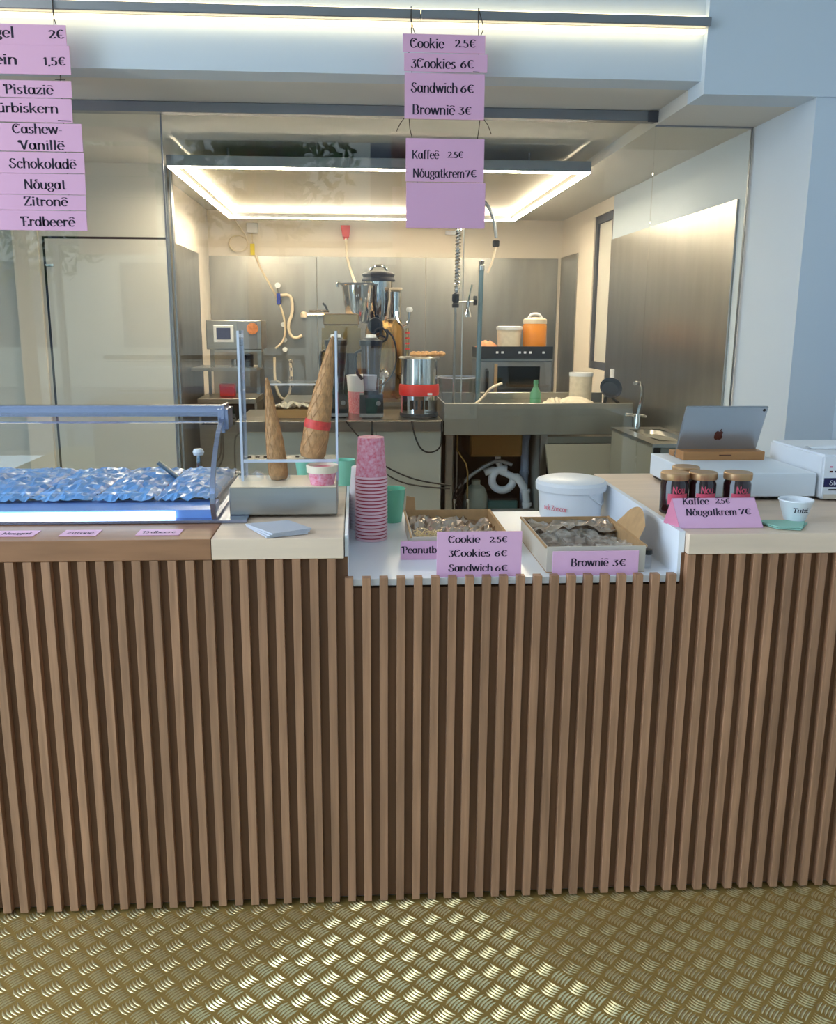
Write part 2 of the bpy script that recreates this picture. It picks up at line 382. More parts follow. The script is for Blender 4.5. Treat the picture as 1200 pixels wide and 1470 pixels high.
# ------------------------------------------------------------------ the setting
ZT = 1.010; ZC = 2.455; ZH = 2.515
XL, YB = -1.33, 6.22
def sbox(name, x0, x1, y0, y1, z0, z1, m, parent=None, bev=0):
    o = MB().box(x0, x1, y0, y1, z0, z1, bev).obj(name, m, parent, smooth=False)
    if parent is None: struct(o)
    return o
fl = sbox('floor', -3.6, 3.6, -4.2, .03, -.05, 0, 'brass_tread')
# raised bars of the tread plate: groups of five, every other one turned a quarter
def bar_group(turn):
    m = MB()
    for k in range(5):
        off = (k-2)*.0085; L = .0190; pts = []
        for i in range(7):
            u = -1+i/3; x = u*L; y = off - .0035*(1-u*u)+.0015; pts.append((x, y, (1-abs(u)**3)))
        top, lo, hi = [], [], []
        for x, y, q in pts:
            wv = .0033*max(q, .12); lo.append(m.bm.verts.new((x, y-wv, 0.0))); hi.append(m.bm.verts.new((x, y+wv, 0.0))); top.append(m.bm.verts.new((x, y, .0021*q+.0002)))
        for i in range(6):
            m.bm.faces.new((lo[i], lo[i+1], top[i+1], top[i])); m.bm.faces.new((top[i], top[i+1], hi[i+1], hi[i]))
    bmesh.ops.rotate(m.bm, cent=(0, 0, 0), matrix=Matrix.Rotation(turn, 3, 'Z'), verts=m.bm.verts)
    return m.mesh('tread_bars', 'tread_bar')
gA, gB = bar_group(R(-45)), bar_group(R(-135))
A = .0645
spots = []
for i in range(-45, 46):
    for j in range(-1, 56):
        for half in (0, 1):
            x = -.006+(i+.5*half)*A; y = -.071+.032*(1 if half else 0)-(j)*.0642+.0
            if y > -.005 : continue
            if y < -2.6 or abs(x) > 2.6: continue
            spots.append((x, y, half))
def seen(s_): # ground in view of the lens: between the counter and the lower frame edge
    return s_[1] > -.62 and abs(s_[0]-.06) < .62-(s_[1])*0 + .62
front = sorted(spots, key=lambda s_: (abs(s_[0]-.1)+abs(s_[1]+.42)*.9))
near = front[:300]; rest = front[300:]
for x, y, h in near:
    o = inst('tread_bar', gB if h else gA, fl, (x, y, 0))
import numpy as np
V_, F_, off_ = [], [], 0
for h, g in ((0, gA), (1, gB)):
    co = np.empty(len(g.vertices)*3); g.vertices.foreach_get('co', co); co = co.reshape(-1, 3)
    li = np.empty(len(g.loops), dtype=np.int32); g.loops.foreach_get('vertex_index', li); li = li.reshape(-1, 4)
    for x, y, hh in rest:
        if hh != h: continue
        V_.append(co+np.array((x, y, 0))); F_.append(li+off_); off_ += len(co)
V_ = np.concatenate(V_); F_ = np.concatenate(F_)
me = bpy.data.meshes.new('tread_bars'); me.vertices.add(len(V_)); me.vertices.foreach_set('co', V_.ravel())
me.loops.add(F_.size); me.loops.foreach_set('vertex_index', F_.ravel().astype(np.int32))
me.polygons.add(len(F_)); me.polygons.foreach_set('loop_start', np.arange(0, F_.size, 4, dtype=np.int32))
me.update(calc_edges=True); me.validate(); me.materials.append(M['tread_bar'])
for p_ in me.polygons: p_.use_smooth = True
o = bpy.data.objects.new('tread_pattern', me); COL.objects.link(o); link(o, fl); o['kind'] = 'stuff'

fk = sbox('floor_kitchen', -3.6, 3.6, .03, 6.4, -.05, -.001, 'floor_grey'); fk.name = 'floor'
wb = sbox('wall_back', -3.6, 3.6, YB, YB+.15, 0, 3.6, 'warm_white')
for x0, x1 in ((-1.325, -.35), (-.345, .66), (.665, 1.905)):
    sbox('steel_panel', x0, x1, YB-.012, YB-.001, .05, 2.113, 'steel_wall', wb, .001)
wl = sbox('wall_left', XL-.12, XL, 3.96, YB, 0, 2.6, 'warm_white')
sbox('steel_panel', XL, XL+.012, 4.1, 5.62, .05, 2.09, 'steel_wall', wl, .001)
# partition with the flush door on the left of the kitchen
wp = sbox('wall_partition', -3.6, -1.2, 3.9, 3.96, 0, 2.6, 'panel_grey')
dr = sbox('door_1', -2.0, -1.225, 3.885, 3.9, .01, 2.045, 'panel_grey')
sbox('shadow_gap', -2.018, -2.0, 3.893, 3.9, .01, 2.06, 'dark_gap', dr); sbox('shadow_gap', -2.0, -1.215, 3.893, 3.9, 2.045, 2.06, 'dark_gap', dr)
MB().box(-2.0, -1.95, 3.868, 3.885, 1.87, 1.885, .002).obj('hinge', 'chrome', dr)
sbox('trim_1', -1.212, -1.2, 3.88, 3.9, 0, 2.5, 'alu'); sbox('trim_2', -1.19, -1.178, 3.9, 3.96, 0, 2.5, 'alu')
sbox('trim_3', -2.2, -2.04, 3.87, 3.9, 0, 2.2, 'warm_white')
# right-hand wall between glass and window
wr = sbox('wall_right', 1.94, 2.1, 1.73, 4.60, 0, ZC, 'white_paint')
sbox('steel_panel', 1.928, 1.94, 2.41, 4.59, .05, 2.14, 'steel_wall', wr, .001)
MB().box(1.915, 1.928, 4.33, 4.40, 1.10, 1.19, .003).obj('wall_socket', 'white_plastic', wr)
wr2 = sbox('wall_right_rear', 1.94, 2.1, 5.12, YB, 0, ZC, 'warm_white')
sbox('steel_panel', 1.93, 1.94, 5.6, YB-.02, .05, 2.12, 'steel_wall', wr2, .001)
sbox('wall_right_sill', 1.94, 2.1, 4.60, 5.12, 0, 1.16, 'warm_white')
sbox('wall_right_lintel', 1.94, 2.1, 4.60, 5.12, 2.36, ZC, 'warm_white')
wn = thing('window_1', (2.0, 4.86, 1.16), 'grey window', 'window'); del wn['category']; del wn['label']; struct(wn)
for b_ in ((1.95, 2.0, 4.60, 4.66, 1.16, 2.36), (1.95, 2.0, 5.06, 5.12, 1.16, 2.36), (1.95, 2.0, 4.66, 5.06, 2.3, 2.36), (1.95, 2.0, 4.66, 5.06, 1.16, 1.22)):
    MB().box(*b_, .003).obj('window_frame', 'dark_alu', wn)
MB().box(1.97, 1.985, 4.66, 5.06, 1.22, 2.3).obj('pane', 'panel_grey', wn)
# ceilings, dropped beam and lintel faces
sbox('ceiling_kitchen', -3.6, 1.45, 1.90, YB, ZH, ZH+.1, 'ceiling_paint')
sbox('ceiling_soffit', 1.45, 3.6, 1.90, YB, ZC, ZH+.1, 'ceiling_paint')
sbox('wall_lintel', -3.6, 1.45, 1.76, 1.9, ZH, 3.6, 'white_paint')
sbox('wall_block', 1.45, 3.6, 1.72, 1.9, ZC, 3.6, 'white_paint')
sbox('wall_pier', 2.1, 3.6, 1.73, 1.95, 0, ZC, 'white_paint')
sbox('wall_side', 2.16, 2.3, -.9, 1.73, 0, 3.6, 'white_paint')
sbox('ceiling', -3.6, 3.6, -4.2, 1.76, 3.6, 3.7, 'ceiling_paint')
sbox('wall_shop_left', -3.75, -3.6, 0.2, YB, 0, 3.7, 'white_paint')
sbox('wall_right_front', 3.0, 3.15, -4.2, -.9, 0, 3.6, 'white_paint')
sbox('wall_return', 2.3, 3.0, -1.05, -.9, 0, 3.6, 'white_paint')
# shopfront behind the camera
for i, x in enumerate((-3.55, -2.2, -.9, .5)):
    sbox('window_%d' % (i+2), x, x+.07, -4.2, -4.13, 0, 3.6, 'dark_alu')
sbox('trim_5', -3.6, .5, -4.2, -4.12, 2.4, 2.47, 'dark_alu')
sbox('wall_front', .57, 3.15, -4.2, -4.1, 0, 3.6, 'white_paint')
# linear lamps added out of view to light slats, wood and tread bars
for i, x in enumerate((-3.2, -2.4)):
    t = thing('added_batten', (x, -1, 3.55), 'added long linear lamp out of view under the shop ceiling, %s' % ('left one', 'right one')[i], 'lamp', 'added linear lamps')
    MB().box(x-.06, x+.06, -1.9, 1.5, 3.52, 3.5995, .004).obj('housing', 'white_plastic', t)
    MB().box(x-.05, x+.05, -1.88, 1.48, 3.512, 3.5195).obj('diffuser', 'led_added', t, smooth=False)
# glazed partition
gp = thing('window_8', (-.9, 2.3, 0), '', ''); del gp['label']; del gp['category']; struct(gp)
MB().box(-3.5, -.897, 2.296, 2.304, .01, 2.47).obj('pane', 'glass', gp, smooth=False)
MB().box(-.890, 1.45, 2.296, 2.304, .01, 2.47).obj('pane', 'glass', gp, smooth=False)
MB().box(1.452, 1.925, 2.296, 2.304, .01, 2.448).obj('pane', 'glass', gp, smooth=False)
MB().box(1.925, 1.929, 2.292, 2.308, .0, 2.45).obj('pane_edge', 'alu', gp, smooth=False)
MB().box(1.45, 1.93, 2.292, 2.308, 2.448, 2.4545).obj('pane_edge', 'alu', gp, smooth=False)
MB().box(-.897, -.890, 2.295, 2.305, .01, 2.47).obj('pane_edge', 'alu', gp, smooth=False)
MB().box(-3.5, 1.449, 2.27, 2.33, 2.468, 2.514, .002).obj('channel', 'alu', gp, smooth=False)
MB().box(1.40, 1.4495, 2.262, 2.27, 2.462, 2.512, .001).obj('channel_end', 'dark_alu', gp, smooth=False)
# street beyond the shopfront
sbox('ground_street', -16, 16, -16, -4.25, -.12, -.06, 'street').name = 'street'
bl = thing('opposite_house', (0, -15, 0), 'pale house with rows of windows across the street', 'building')
bx0 = MB().box(-16, 16, -16, -15, -.06, 8.5).obj('facade', 'facade', bl, smooth=False)
for i in range(10):
    for z in (.9, 4.2):
        MB().box(-14.6+3*i, -13.2+3*i, -15.02, -14.99, z, z+2.0).obj('pane', 'pane_dark', bl, smooth=False)
for i, (tx, ty, th) in enumerate(((-5.5, -8.5, 5.5), (-1.8, -9.5, 6.2), (4.5, -9.0, 5.6))):
    t = thing('street_tree', (tx, ty, -.06), 'leafy street tree outside the shopfront, %s' % ('left', 'middle', 'right')[i], 'tree', 'street trees')
    MB().cyl((tx, ty, -.06), (tx, ty, th-1.5), .14, 10, .08).obj('trunk', 'walnut_back', t)
    lf = MB(); r2 = random.Random(i)
    for k in range(1500):
        d = Vector((r2.gauss(0, 1), r2.gauss(0, 1), r2.gauss(0, .9))).normalized()*(1.9*r2.random()**.4)
        p0 = Vector((tx, ty, th-1.6))+d; a_ = Vector((r2.gauss(0, 1), r2.gauss(0, 1), r2.gauss(0, 1))).normalized(); b_ = a_.orthogonal().normalized()
        lf.bm.faces.new([lf.bm.verts.new(p0+.12*a_), lf.bm.verts.new(p0+.06*b_), lf.bm.verts.new(p0-.12*a_), lf.bm.verts.new(p0-.06*b_)])
    lf.obj('foliage', 'leaf', t, smooth=False)

# ------------------------------------------------------------------ light fittings
lb = thing('light_bar', (-.5, 1.7, 2.70), 'grey linear light bar running along the white wall above the menu signs', 'lamp')
MB().box(-2.2, .27, 1.685, 1.715, 2.703, 2.738, .003).obj('housing', 'alu', lb)
MB().box(.273, 1.45, 1.685, 1.715, 2.703, 2.738, .003).obj('housing', 'alu', lb)
MB().box(-2.2, 1.44, 1.722, 1.745, 2.738, 2.752).obj('light_strip', 'led_bar', lb, smooth=False)
MB().box(-2.2, 1.44, 1.722, 1.745, 2.688, 2.702).obj('light_strip', 'led_bar', lb, smooth=False)
MB().box(-2.2, 1.44, 1.715, 1.76, 2.71, 2.73).obj('bracket', 'alu', lb, smooth=False)
cl = thing('ceiling_lamp', (.16, 4.2, 2.4), 'large rectangular ceiling lamp with a glowing strip all round', 'lamp')
x0, x1, y0, y1 = -1.03, 1.345, 3.05, 5.45
for b_ in ((x0, x1, y0, y0+.035), (x0, x1, y1-.035, y1), (x0, x0+.035, y0+.035, y1-.035), (x1-.035, x1, y0+.035, y1-.035)):
    MB().box(*b_, 2.363, 2.42, .001).obj('frame', 'alu', cl, smooth=False)
for b_ in ((x0+.004, x1-.004, y0+.004, y0+.036), (x0+.004, x1-.004, y1-.04, y1-.004), (x0+.004, x0+.044, y0+.036, y1-.04), (x1-.044, x1-.004, y0+.036, y1-.04)):
    MB().box(*b_, 2.357, 2.3628).obj('light_strip', 'led_kitchen', cl, smooth=False)
MB().box(x0+.04, x1-.04, y0+.04, y1-.04, 2.395, 2.41).obj('panel', mat('lamp_panel', (196, 178, 148), .25, spec=.8), cl, smooth=False)
for x in (x0+.3, x1-.3):
    for y in (y0+.3, y1-.3): MB().cyl((x, y, 2.41), (x, y, ZH if x < 1.45 else ZC), .008, 8).obj('suspension', 'alu', cl)

# ------------------------------------------------------------------ slatted counter
ct = thing('counter', (0, .05, 0), 'long counter faced with upright walnut slats', 'counter')
def bx(name, m, parent, *b_, bev=0, label=None, smooth=False): return MB().box(*b_, bev).obj(name, m, parent, smooth=smooth, label=label)
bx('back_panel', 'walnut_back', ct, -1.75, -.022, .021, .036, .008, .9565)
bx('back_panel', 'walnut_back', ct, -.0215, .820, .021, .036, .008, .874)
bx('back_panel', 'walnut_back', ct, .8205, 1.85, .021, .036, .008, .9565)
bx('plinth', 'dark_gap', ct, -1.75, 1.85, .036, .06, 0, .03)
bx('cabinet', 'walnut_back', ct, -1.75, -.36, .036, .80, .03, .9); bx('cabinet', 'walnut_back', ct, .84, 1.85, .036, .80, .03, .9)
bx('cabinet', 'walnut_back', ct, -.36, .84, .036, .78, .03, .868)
hi = MB().box(0, .0207, 0, .021, .006, .9562, .0006).mesh('slat', 'walnut', False)
lo = MB().box(0, .0207, 0, .021, .006, .906, .0006).mesh('slat', 'walnut', False)
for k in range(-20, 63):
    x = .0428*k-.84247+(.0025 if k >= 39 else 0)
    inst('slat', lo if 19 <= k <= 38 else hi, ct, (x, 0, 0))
w1 = tag(bx('worktop', 'walnut_top', None, -1.75, -.3515, -.001, .86, .957, ZT-.001, bev=.0015), 'brown walnut worktop under the ice cream display case', 'worktop')
for i, (x, l_, t) in enumerate(((-.88, .10, 'Nougat'), (-.725, .095, 'Zitrone'), (-.541, .112, 'Erdbeere'))):
    lab = tag(bx('flavour_label', 'pink', None, x-(.02 if i == 0 else 0), x+l_-.006, .042, .102, ZT-.001, ZT+.0005), 'pink flavour label on the walnut worktop, ' + ('leftmost, cut by the picture edge', 'middle one of three', 'nearest the light worktop')[i], 'label', 'flavour labels lying before the display case')
    lettering(t, (x+.012, .06, ZT+.0008), l_-.03, .022, lab, mx=Matrix.Rotation(R(-90), 3, 'X'))
tag(bx('worktop', 'maple', None, -.3505, -.031, -.001, .86, .957, ZT-.001, bev=.0015), 'pale maple worktop between the walnut worktop and the white tray', 'worktop')
tag(bx('worktop', 'maple', None, .829, 1.9, -.001, .88, .957, ZT-.001, bev=.0015), 'pale maple worktop on the right carrying jars and white box', 'worktop')
tr = thing('display_tray', (.4, .4, .88), 'white sunken display tray set into the counter', 'tray')
bx('tray_floor', 'white_tray', tr, -.021, .812, .0215, .79, .880, .897)
bx('side_wall', 'white_tray', tr, -.029, -.021, .0215, .79, .880, ZT)
bx('side_wall', 'white_tray', tr, .812, .827, .0215, .79, .880, ZT+.002)
ZF = .897

# ------------------------------------------------------------------ ice cream display case
dc = thing('ice_cream_case', (-1, .5, ZT), 'curved glass ice cream display case with grey top rail', 'display case')
XE = -.375
bx('base_plate', 'case_metal', dc, -1.75, -.285, .165, .83, ZT, ZT+.008, bev=.001)
# front sill with lamp
bx('lamp_strip', 'led_case', dc, -1.70, -.472, .186, .192, ZT+.006, 1.036)
bx('sill', 'sill_blue_reflect', dc, -1.70, XE-.004, .193, .33, ZT+.008, 1.04)
bx('rear_rim', 'case_metal', dc, -1.70, XE-.004, .78, .82, ZT+.008, 1.035)
bx('pan_divider', 'dark_gap', dc, -1.70, XE-.01, .345, .352, 1.03, 1.0425)
prof = [(.168, 1.018), (.150, 1.075), (.178, 1.137), (.235, 1.195), (.31, 1.242), (.41, 1.275)]
gl = MB(); N = 24
def cr(t):
    i = min(int(t*(len(prof)-1)), len(prof)-2); u = t*(len(prof)-1)-i
    p0 = prof[max(i-1, 0)]; p1 = prof[i]; p2 = prof[i+1]; p3 = prof[min(i+2, len(prof)-1)]
    f = lambda a, b, c, d: .5*((2*b)+(-a+c)*u+(2*a-5*b+4*c-d)*u*u+(-a+3*b-3*c+d)*u**3)
    return f(p0[0], p1[0], p2[0], p3[0]), f(p0[1], p1[1], p2[1], p3[1])
curve = [cr(i/N) for i in range(N+1)]
gl.sheet(lambda u, v: (-1.75+u*(XE+1.75), *cr(v)), 1, N)
gl.obj('front_glass', 'case_glass', dc)
eg = MB()
for (a, b), (c, d) in zip(curve, curve[1:]):
    eg.hexa([(XE, a, b), (XE+.012, a, b), (XE+.012, a+.014, b+.002), (XE, a+.014, b+.002), (XE, c, d), (XE+.012, c, d), (XE+.012, c+.014, d+.002), (XE, c+.014, d+.002)])
eg.obj('side_frame', 'case_metal', dc)
sg = MB(); vs = [sg.bm.verts.new((XE+.006, a, b)) for a, b in curve]+[sg.bm.verts.new((XE+.006, .60, 1.275)), sg.bm.verts.new((XE+.006, .80, 1.10)), sg.bm.verts.new((XE+.006, .80, 1.018))]
sg.bm.faces.new(vs); sg.obj('side_glass', 'case_glass', dc, smooth=False)
MB().box(-1.75, XE+.008, .405, .455, 1.262, 1.292, .006, seg=2).obj('top_rail', 'case_metal', dc)
MB().box(XE-.006, XE+.022, .36, .47, 1.22, 1.296, .01, seg=2).obj('rail_end_cap', 'case_metal', dc)
bx('glass_lip', 'case_metal', dc, -1.75, XE, .395, .401, 1.245, 1.2495)
MB().box(XE+.0, XE+.014, .17, .80, 1.0185, 1.026).obj('side_rail', 'case_metal', dc)
# ice cream in pans under film
pw = .165
for i in range(5):
    xa = -.385-pw*(i+1); 
    pan = thing('gelato_pan', (xa+pw/2, .55, ZT+.008), ('steel gelato pan under film, %s in the display case' % ('nearest the right end of', 'second from the right in', 'third from the right in', 'fourth from the right in', 'leftmost in')[i]).replace(' the display case in the display case', '').replace('in in', 'in'), 'pan', 'gelato pans in the display case')
    pan['label'] = 'film-covered gelato pan in the case, ' + ('at its right end', 'second from the right', 'third from the right', 'fourth from the right', 'cut by the picture edge')[i]
    bx('pan_body', 'steel', pan, xa+.003, xa+pw-.003, .355, .775, ZT+.0085, 1.034)
    g_ = MB(); sd = rnd.random()*9
    g_.sheet(lambda u, v: (xa+.008+u*(pw-.016), .362+v*.405, 1.0345+.026*math.sin(PI*u)**.5*math.sin(PI*v)**.5*(.75+.3*math.sin(9*u+sd)*math.cos(7*v+sd))), 14, 20)
    g_.obj('gelato', 'gelato_pink' if i == 1 else 'gelato_blue', pan)
    f_ = MB(); r2 = random.Random(i)
    nz = [[r2.random() for _ in range(25)] for _ in range(17)]
    f_.sheet(lambda u, v: (xa+.002+u*(pw-.004), .285+v*.495, 1.044+.022*math.sin(PI*u)**.5*math.sin(PI*min(1, v*1.0))**.5+.012*nz[round(u*16)][round(v*24)]), 16, 24)
    f_.obj('wrapping_film', 'film_blue_reflect', pan, smooth=False)
sp = MB(); a = Vector((-.600, .58, 1.105)); b = Vector((-.535, .60, 1.045))
sp.cyl(a, b, .007, 12); sp.lathe([(0, -.002), (.022, 0), (.026, .012), (.018, .02), (0, .014)], c=b, axis=(b-a), seg=16)
tag(sp.obj('scoop', 'steel', None), 'metal scoop standing slantwise in the gelato of the case', 'scoop')
tp = thing('case_tap', (-.5, .85, ZT), 'small tap with white knob behind the display case end', 'tap')
MB().tube([(-.60, .845, 1.0095), (-.55, .845, 1.0095), (-.533, .845, 1.012), (-.527, .845, 1.03), (-.525, .845, 1.085)], .006, 8).obj('pipe', 'chrome', tp)
MB().lathe([(0, 0), (.016, .002), (.019, .012), (.014, .022), (0, .024)], c=(-.525, .845, 1.085), seg=16).obj('knob', 'white_plastic', tp)

# ------------------------------------------------------------------ steel box with cones
sb = thing('cone_box', (-.19, .31, ZT), 'brushed steel box on the pale worktop holding cones', 'box')
bx('body', 'steel', sb, -.336, -.051, .222, .40, ZT+.008, 1.092, bev=.002)
bx('top_reflection', 'cream_lid', sb, -.334, -.053, .224, .398, 1.092, 1.0945)  # cream reflection on the steel top, put in as a coloured plate
for x in (-.215, -.29, -.10):
    MB().lathe([(.030, 0), (.034, .0), (.036, .014), (.032, .014), (.030, 0)], c=(x, .335, 1.0945), seg=20).obj('holder_ring', 'clear', sb)
ac = thing('acrylic_stand', (-.17, .37, 1.0945), 'clear acrylic cone stand on the steel box', 'stand')
bx('side_panel', 'clear', ac, -.312, -.306, .30, .392, 1.096, 1.50); bx('side_panel', 'clear', ac, -.054, -.048, .30, .392, 1.096, 1.50)
for x in (-.312, -.054):
    bx('panel_edge', 'acry_edge', ac, x, x+.006, .296, .30, 1.096, 1.50)
for x in (-.312, -.054): bx('panel_edge', 'acry_edge', ac, x, x+.006, .392, .395, 1.096, 1.50)
bx('shelf', 'clear', ac, -.305, -.055, .300, .392, 1.150, 1.154); bx('shelf_edge', 'acry_edge', ac, -.305, -.055, .297, .300, 1.148, 1.156)
for k in range(11):
    x = -.30+.022*k
    if -.24 < x < -.17 or x > -.15: continue
    bx('shelf_mark', 'dark_gap', ac, x, x+.010, .345, .36, 1.1545, 1.1555)
def cone(base, tip, r0, label, wid):
    ax = Vector(tip)-Vector(base); L = ax.length
    t = thing('waffle_cone_stack', base, label, 'cone')
    pr = [(0, 0), (r0*.86, 0), (r0, .012), (r0*.99, L*.2), (r0*.9, L*.38), (r0*.62, L*.62), (r0*.33, L*.86), (.003, L)]
    MB().lathe(pr, c=base, axis=ax, seg=24).obj('stacked_wafer', 'waffle', t)
    # raised waffle ribs, two spiral families
    rb = MB()
    def rad(h):
        for (ra, ha), (rb_, hb) in zip(pr[1:], pr[2:]):
            if ha <= h <= hb: return ra+(rb_-ra)*(h-ha)/(hb-ha)
        return .004
    q = Vector((0, 0, 1)).rotation_difference(ax.normalized()).to_matrix()
    for s_ in (1, -1):
        for k in range(9):
            pts = []
            for i in range(26):
                h = .013+(L-.02)*i/25; an = 2*PI*k/9+s_*h*13; rr = rad(h)+.0004
                pts.append(Vector(base)+q @ Vector((rr*math.cos(an), rr*math.sin(an), h)))
            rb.tube(pts, .0011, 4)
    rb.obj('waffle_ribs', 'waffle', t)
    return t, rad, q, L
cone((-.213, .335, 1.0965), (-.240, .335, 1.375), .026, 'slim tall waffle cone stack standing in the steel box', 0)
t, rad, q, L = cone((-.122, .345, 1.155), (-.060, .345, 1.485), .036, 'broad waffle cone stack with red band on acrylic shelf', 1)
bd = MB().lathe([(rad(.085)+.002, .082), (rad(.09)+.003, .09), (rad(.102)+.002, .106)], c=(0, 0, 0), seg=28)
bmesh.ops.transform(bd.bm, matrix=Matrix.Translation((-.122, .345, 1.155)) @ q.to_4x4(), verts=bd.bm.verts)
bd.obj('paper_band', 'red_band', t)
# crumpled film by the box
cf = MB(); r2 = random.Random(3); nz = [[r2.random() for _ in range(11)] for _ in range(15)]
cf.sheet(lambda u, v: (-.365+u*.13, .46+v*.12, ZT+.012+.05*math.sin(PI*u)*math.sin(PI*v)+.018*nz[round(u*14)][round(v*10)]), 14, 10)
tag(cf.obj('crumpled_film', 'film', None, smooth=False), 'crumpled clear film lying behind the steel box', 'film')
# pink cup with cream lid
def cup_tub():
    t = thing('ice_cream_tub', (-.091, .262, 1.0945), 'pink printed tub with cream rim standing on the steel box', 'cup')
    c = (-.091, .262, 1.0948)
    MB().lathe([(0, .0), (.032, .0), (.038, .034), (.035, .034), (.03, .004), (0, .004)], c=c, seg=28).obj('body', 'cup_pink', t)
    MB().lathe([(.036, .033), (.042, .033), (.043, .052), (.040, .053), (.037, .05), (.036, .033)], c=c, seg=28).obj('rim', 'cream_lid', t)
    MB().lathe([(0, .044), (.037, .044), (0, .0445)], c=c, seg=20).obj('inside_red', 'red_text', t)
cup_tub()
for x, h, lab in ((-.158, .078, 'mint green tumbler behind the steel box, left one'), (-.038, .082, 'mint green tumbler on the pale worktop, right of the tub')):
    t = tag(MB().lathe([(0, 0), (.026, 0), (.036, h), (.034, h), (.025, .003), (0, .003)], c=(x, .70, ZT), seg=24).obj('tumbler', 'mint', None), lab, 'cup', 'mint tumblers behind the steel box')
# napkins
nk = thing('napkin_stack', (-.2, .07, ZT), 'small stack of grey paper napkins at the edge of pale worktop', 'napkin')
for k in range(3):
    mxn = Matrix.Translation((-.197+.002*k, .072, ZT+.0005+.004*k)) @ Matrix.Rotation(R(8+4*k), 4, 'Z')
    MB().hexa([mxn @ Vector(p_) for p_ in ((-.075, .055, 0), (-.03, -.07, 0), (.072, -.045, 0), (.036, .062, 0), (-.075, .055, .004), (-.03, -.07, .004), (.072, -.045, .004), (.036, .062, .004))]).obj('napkin', 'napkin', nk)

# ------------------------------------------------------------------ cup stacks
ords = ['topmost', 'second', 'third', 'fourth', 'fifth', 'sixth', 'seventh', 'eighth', 'ninth', 'tenth', 'eleventh', 'twelfth', 'thirteenth', 'fourteenth', 'fifteenth', 'sixteenth', 'seventeenth', 'eighteenth', 'nineteenth', 'twentieth']
def cup_stack(x, y, n, body, rim, desc, group, top_h, pitch, topmat):
    c0 = None
    for k in range(n):          # k = 0 is the lowest
        z = ZF+.0005+k*pitch
        lab = '%s, %s from the top' % (desc, ords[n-1-k]) if n-1-k else '%s, topmost and fully visible' % desc
        if c0 is None:
            c0 = t = thing('paper_cup', (x, y, z), lab, 'cup', group)
            MB().lathe([(.0455, .001), (.0375, top_h), (0, top_h), (0, top_h-.002), (.0355, top_h-.002), (.0435, .001)], c=(x, y, z), seg=32).obj('body', body, t)
            MB().lathe([(.0436, 0), (.0476, 0), (.0482, .003), (.0472, .0062), (.0445, .0062), (.0436, 0)], c=(x, y, z), seg=32).obj('rim', rim, t)
        else:
            t = copy_thing(c0, (0, 0, k*pitch), lab)
        if k == n-1:
            for ch in t.children:
                if ch.name.startswith('body'): ch.data = ch.data.copy(); ch.data.materials[0] = M[topmat]
cup_stack(.044, .435, 19, 'cup_body', 'cup_rim', 'pink paper cup in the tall stack', 'pink cups in the tall stack', .118, .0102, 'cup_pink')
cup_stack(.024, .575, 10, 'cup_white', 'cup_white', 'whitish paper cup in the stack behind the pink one', 'pale cups in the rear stack', .10, .0102, 'cup_white')
tag(MB().lathe([(0, 0), (.034, 0), (.046, .108), (.044, .108), (.032, .004), (0, .004)], c=(.112, .66, ZF), seg=28).obj('tumbler', 'green_glass', None), 'green translucent tumbler right of the tall cup stack', 'cup')

# ------------------------------------------------------------------ cartons with cookies and brownies
def carton(x0, x1, y0, y1, z1, label, flap=None):
    t = thing('carton', ((x0+x1)/2, (y0+y1)/2, ZF), label, 'box', 'open cartons in the white tray')
    bx('carton_base', 'kraft', t, x0, x1, y0, y1, ZF+.0005, ZF+.003)
    bx('carton_wall', 'kraft_side', t, x0, x1, y0, y0+.003, ZF+.003, z1); bx('carton_wall', 'kraft', t, x0, x1, y1-.003, y1, ZF+.003, z1)
    bx('carton_wall', 'kraft_side', t, x0, x0+.003, y0+.003, y1-.003, ZF+.003, z1); bx('carton_wall', 'kraft', t, x1-.003, x1, y0+.003, y1-.003, ZF+.003, z1)
    bx('carton_rim', 'kraft', t, x0-.004, x0, y0, y1, z1-.004, z1+.001); bx('carton_rim', 'kraft', t, x1, x1+.004, y0, y1, z1-.004, z1+.001)
    return t
def crumple(x0, x1, y0, y1, z, amp, seed, name, m, parent=None, n=20):
    r2 = random.Random(seed); nz = [[r2.random() for _ in range(n+1)] for _ in range(n+1)]
    f_ = MB()
    f_.sheet(lambda u, v: (x0+u*(x1-x0)+.004*nz[round(v*n)][round(u*n)], y0+v*(y1-y0), z+amp*(nz[round(u*n)][round(v*n)])+.012*math.sin(5*u+seed)*math.sin(4*v+2)), n, n)
    return f_.obj(name, m, parent, smooth=False)
c1 = carton(.150, .412, .215, .56, .955, 'smaller open carton of foil-wrapped cookies beside the cup stack')
MB().prism([(.150, .93), (.185, .93), (.18, .995), (.155, 1.0)], .003, Matrix.Translation((0, .555, 0))).obj('flap', 'kraft', c1, smooth=False)
k_ = 0
for ix in range(3):
    for iy in range(3):
        x = .205+ix*.075; y = .30+iy*.09; k_ += 1
        tag(MB().lathe([(0, 0), (.03, 0), (.036, .006), (.03, .014), (0, .016)], c=(x, y, ZF+.0032), seg=18).obj('cookie', 'biscuit', None), 'round pale cookie under the foil in the smaller carton', 'cookie', 'cookies in the smaller carton')
tag(crumple(.156, .406, .225, .552, .921, .02, 4, 'crinkled_foil', 'foil'), 'crinkled foil covering the cookies in the smaller carton', 'foil')
ss = MB(); r2 = random.Random(5)
for k in range(150):
    p0 = Vector((.155+r2.random()*.08, .222+r2.random()*.06, .93+r2.random()*.03)); d = Vector((r2.uniform(-1, 1), r2.uniform(-1, 1), r2.uniform(-.2, .7))).normalized()*.012
    p0.x = max(.167, p0.x); ss.tube([p0-d, p0+Vector((0, 0, .003)), p0+d], .0008, 3)
